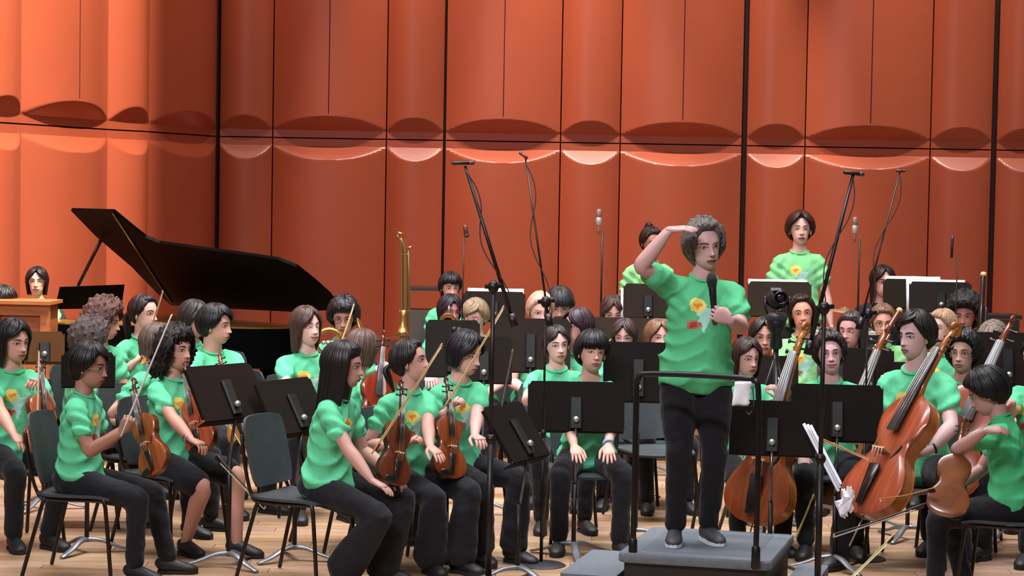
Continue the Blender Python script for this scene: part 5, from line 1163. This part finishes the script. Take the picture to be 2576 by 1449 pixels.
MB().loft([c+V((.03, .42, .02)), c+V((.01, .1, 0)), c], [.005, .006, .007], 8).obj('lead_pipe', brass, t, origin=o_)
MB().lathe([(.008, 0), (.012, .06), (.03, .12), (.06, .14), (.058, .144), (.028, .125)], c, Matrix.Rotation(R(100), 4, 'X'), 24).obj('bell', brass, t, origin=o_)
for q in range(3): MB().lathe([(0, -.05), (.010, -.05), (.010, .05), (.004, .07), (0, .07)], c+V((0, .12+.028*q, 0)), None, 10).obj('valve', silver, t, origin=o_)
def bassoon(label, a, b, col='5a2c18', keys=True):
    t = thing('bassoon', label, 'bassoon', a, 0, 'bassoons'); o_ = t.location; m = mat('bassoon_'+col, col, .3, coat=.4)
    MB().loft([a, a.lerp(b, .5), b], [.026, .022, .019], 14).obj('long_joint', m, t, origin=o_)
    MB().loft([a.lerp(b, .05)+V((.035, -.01, 0)), a.lerp(b, .6)+V((.032, -.01, 0))], [.018, .014], 12).obj('wing_joint', m, t, origin=o_)
    MB().loft([b, b.lerp(a, -.02)], [.024, .022], 14).obj('bell_ring', mat('bell_ring_ivory', 'd8b07a', .3), t, origin=o_)
    if keys:
        for q in range(6): MB().ell(a.lerp(b, .2+.11*q)+V((-.022, -.03, 0)), (.013, .008, .015), None, 10, 6).obj('key', silver, t, origin=o_)
    return t
bassoon('bassoon with silver keys slanting before the man with short light brown hair', P(2170, 935, 15.6), P(2262, 782, 15.8))
bassoon('dark bassoon rising alone against the wall at the right', P(2462, 900, 16.0), P(2474, 692, 16.1), '1c0f0b', False)
t = thing('cymbal', 'thin golden cymbal on a stand behind the woman with closed eyes', 'cymbal', X(2125, 17.0, 0)); o_ = t.location; c = P(2125, 782, 17.0)
MB().lathe([(0, .026), (.03, .022), (.045, .008), (.20, -.008), (.201, -.010), (.045, .005), (0, .02)], c, Matrix.Rotation(R(7), 4, 'Y'), 36).obj('disc', mat('cymbal_bronze', 'a8845a', .35, metal=.6), t, origin=o_)
MB().tube(V((c.x, c.y, .3)), c+V((0, 0, .03)), .008).obj('rod', silver, t, origin=o_)
for q in range(3): an = R(90+120*q); MB().tube(V((c.x, c.y, .5)), V((c.x+.25*math.cos(an), c.y+.25*math.sin(an), .01)), .008).obj('leg', silver, t, origin=o_)
c = P(2122, 838, 15.9); t = thing('glockenspiel', 'pale framed glockenspiel between the smiling girl and the woman with closed eyes', 'glockenspiel', (c.x, c.y, 0)); 
MB().box((0, 0, c.z), (.42, .26, .04)).obj('frame', mat('glock_frame', 'c8bfb4', .4), t, smooth=False)
for q in range(12): MB().box((-.18+.033*q, 0, c.z+.032), (.024, .20-.006*q, .012)).obj('bar', silver, t, smooth=False)
for sx in (-1, 1): MB().tube((sx*.17, .02, 0), (sx*.17, .02, c.z-.02), .012).obj('leg', mat('glock_leg', '3a3434', .5), t)
c = P(1070, 800, 18.0); t = thing('equipment_case', 'dark grey equipment case standing behind the shoulder of the blond boy', 'case', (c.x, c.y, .2))
MB().box((0, 0, (c.z-.2)/2+.05), (.34, .3, c.z-.16)).obj('body', mat('case_olive', '4a4038', .6), t, smooth=False)
MB().box((0, 0, c.z-.02+.06), (.36, .32, .025)).obj('lid', mat('case_edge', '2a221e', .5), t, smooth=False)
c = P(2505, 795, 17.2); t = thing('percussion_table', 'flat black percussion table at the far right below the dark bassoon', 'table', (c.x, c.y, 0))
MB().box((0, 0, c.z), (.34, .3, .03)).obj('table_top', mat('table_black', '1a1718', .5), t, smooth=False); MB().box((0, -.14, c.z-.10), (.30, .02, .16)).obj('apron', mat('table_black', '1a1718', .5), t, smooth=False)
for sx in (-1, 1): MB().tube((sx*.14, 0, 0), (sx*.14, 0, c.z), .012).obj('leg', mat('table_black', '1a1718', .5), t)
c = X(2573, 16.6, 0); z1, z0_ = P(2573, 748, 16.6).z, P(2573, 838, 16.6).z
t = thing('white_board', 'white edged board at the right border of the picture', 'board', (c.x, c.y, 0))
MB().box((.03, 0, (z1+z0_)/2), (.10, .02, z1-z0_)).obj('board', mat('board_white', 'e8d8d8', .6), t, smooth=False); MB().tube((.03, .02, 0), (.03, .02, z1), .01).obj('post', mat('table_black', '1a1718', .5), t)
t = thing('wooden_table', 'low brown wooden table against the wall behind the light brown haired player', 'table', (P(985, 858, 18.5).x, 18.5, .2)); z_ = P(985, 858, 18.5).z-.2
MB().box((0, 0, z_), (.62, .4, .05)).obj('table_top', mat('table_redwood', '6a3018', .5, noise=.2), t, smooth=False)
for sx in (-1, 1):
    for sy in (-1, 1): MB().box((sx*.27, sy*.16, z_/2), (.04, .04, z_)).obj('leg', mat('table_redwood', '6a3018', .5), t, smooth=False)
chair('empty black shell chair directly left of the man on the podium', X(1640, 14.3, 0), 20)

c = P(1018, 862, 15.6); t = thing('instrument_stand', 'black peg stand under the upright brass trombone', 'stand', (c.x, c.y, 0))
MB().tube((0, 0, .1), (0, 0, c.z+.02), .012).obj('peg', mat('mic_stand_black', '140e0e', .4), t)
for q in range(3): an = R(30+120*q); MB().tube((0, 0, .2), (.2*math.cos(an), .2*math.sin(an), .01), .009).obj('leg', mat('mic_stand_black', '140e0e', .4), t)

chair('empty grey shell chair turned away beside the stocky boy with the viola', X(608, 16.7, 0), 150)
chair('empty shell chair behind the tipped stand beside the smiling brown haired girl', X(672, 15.1, 0), 140)
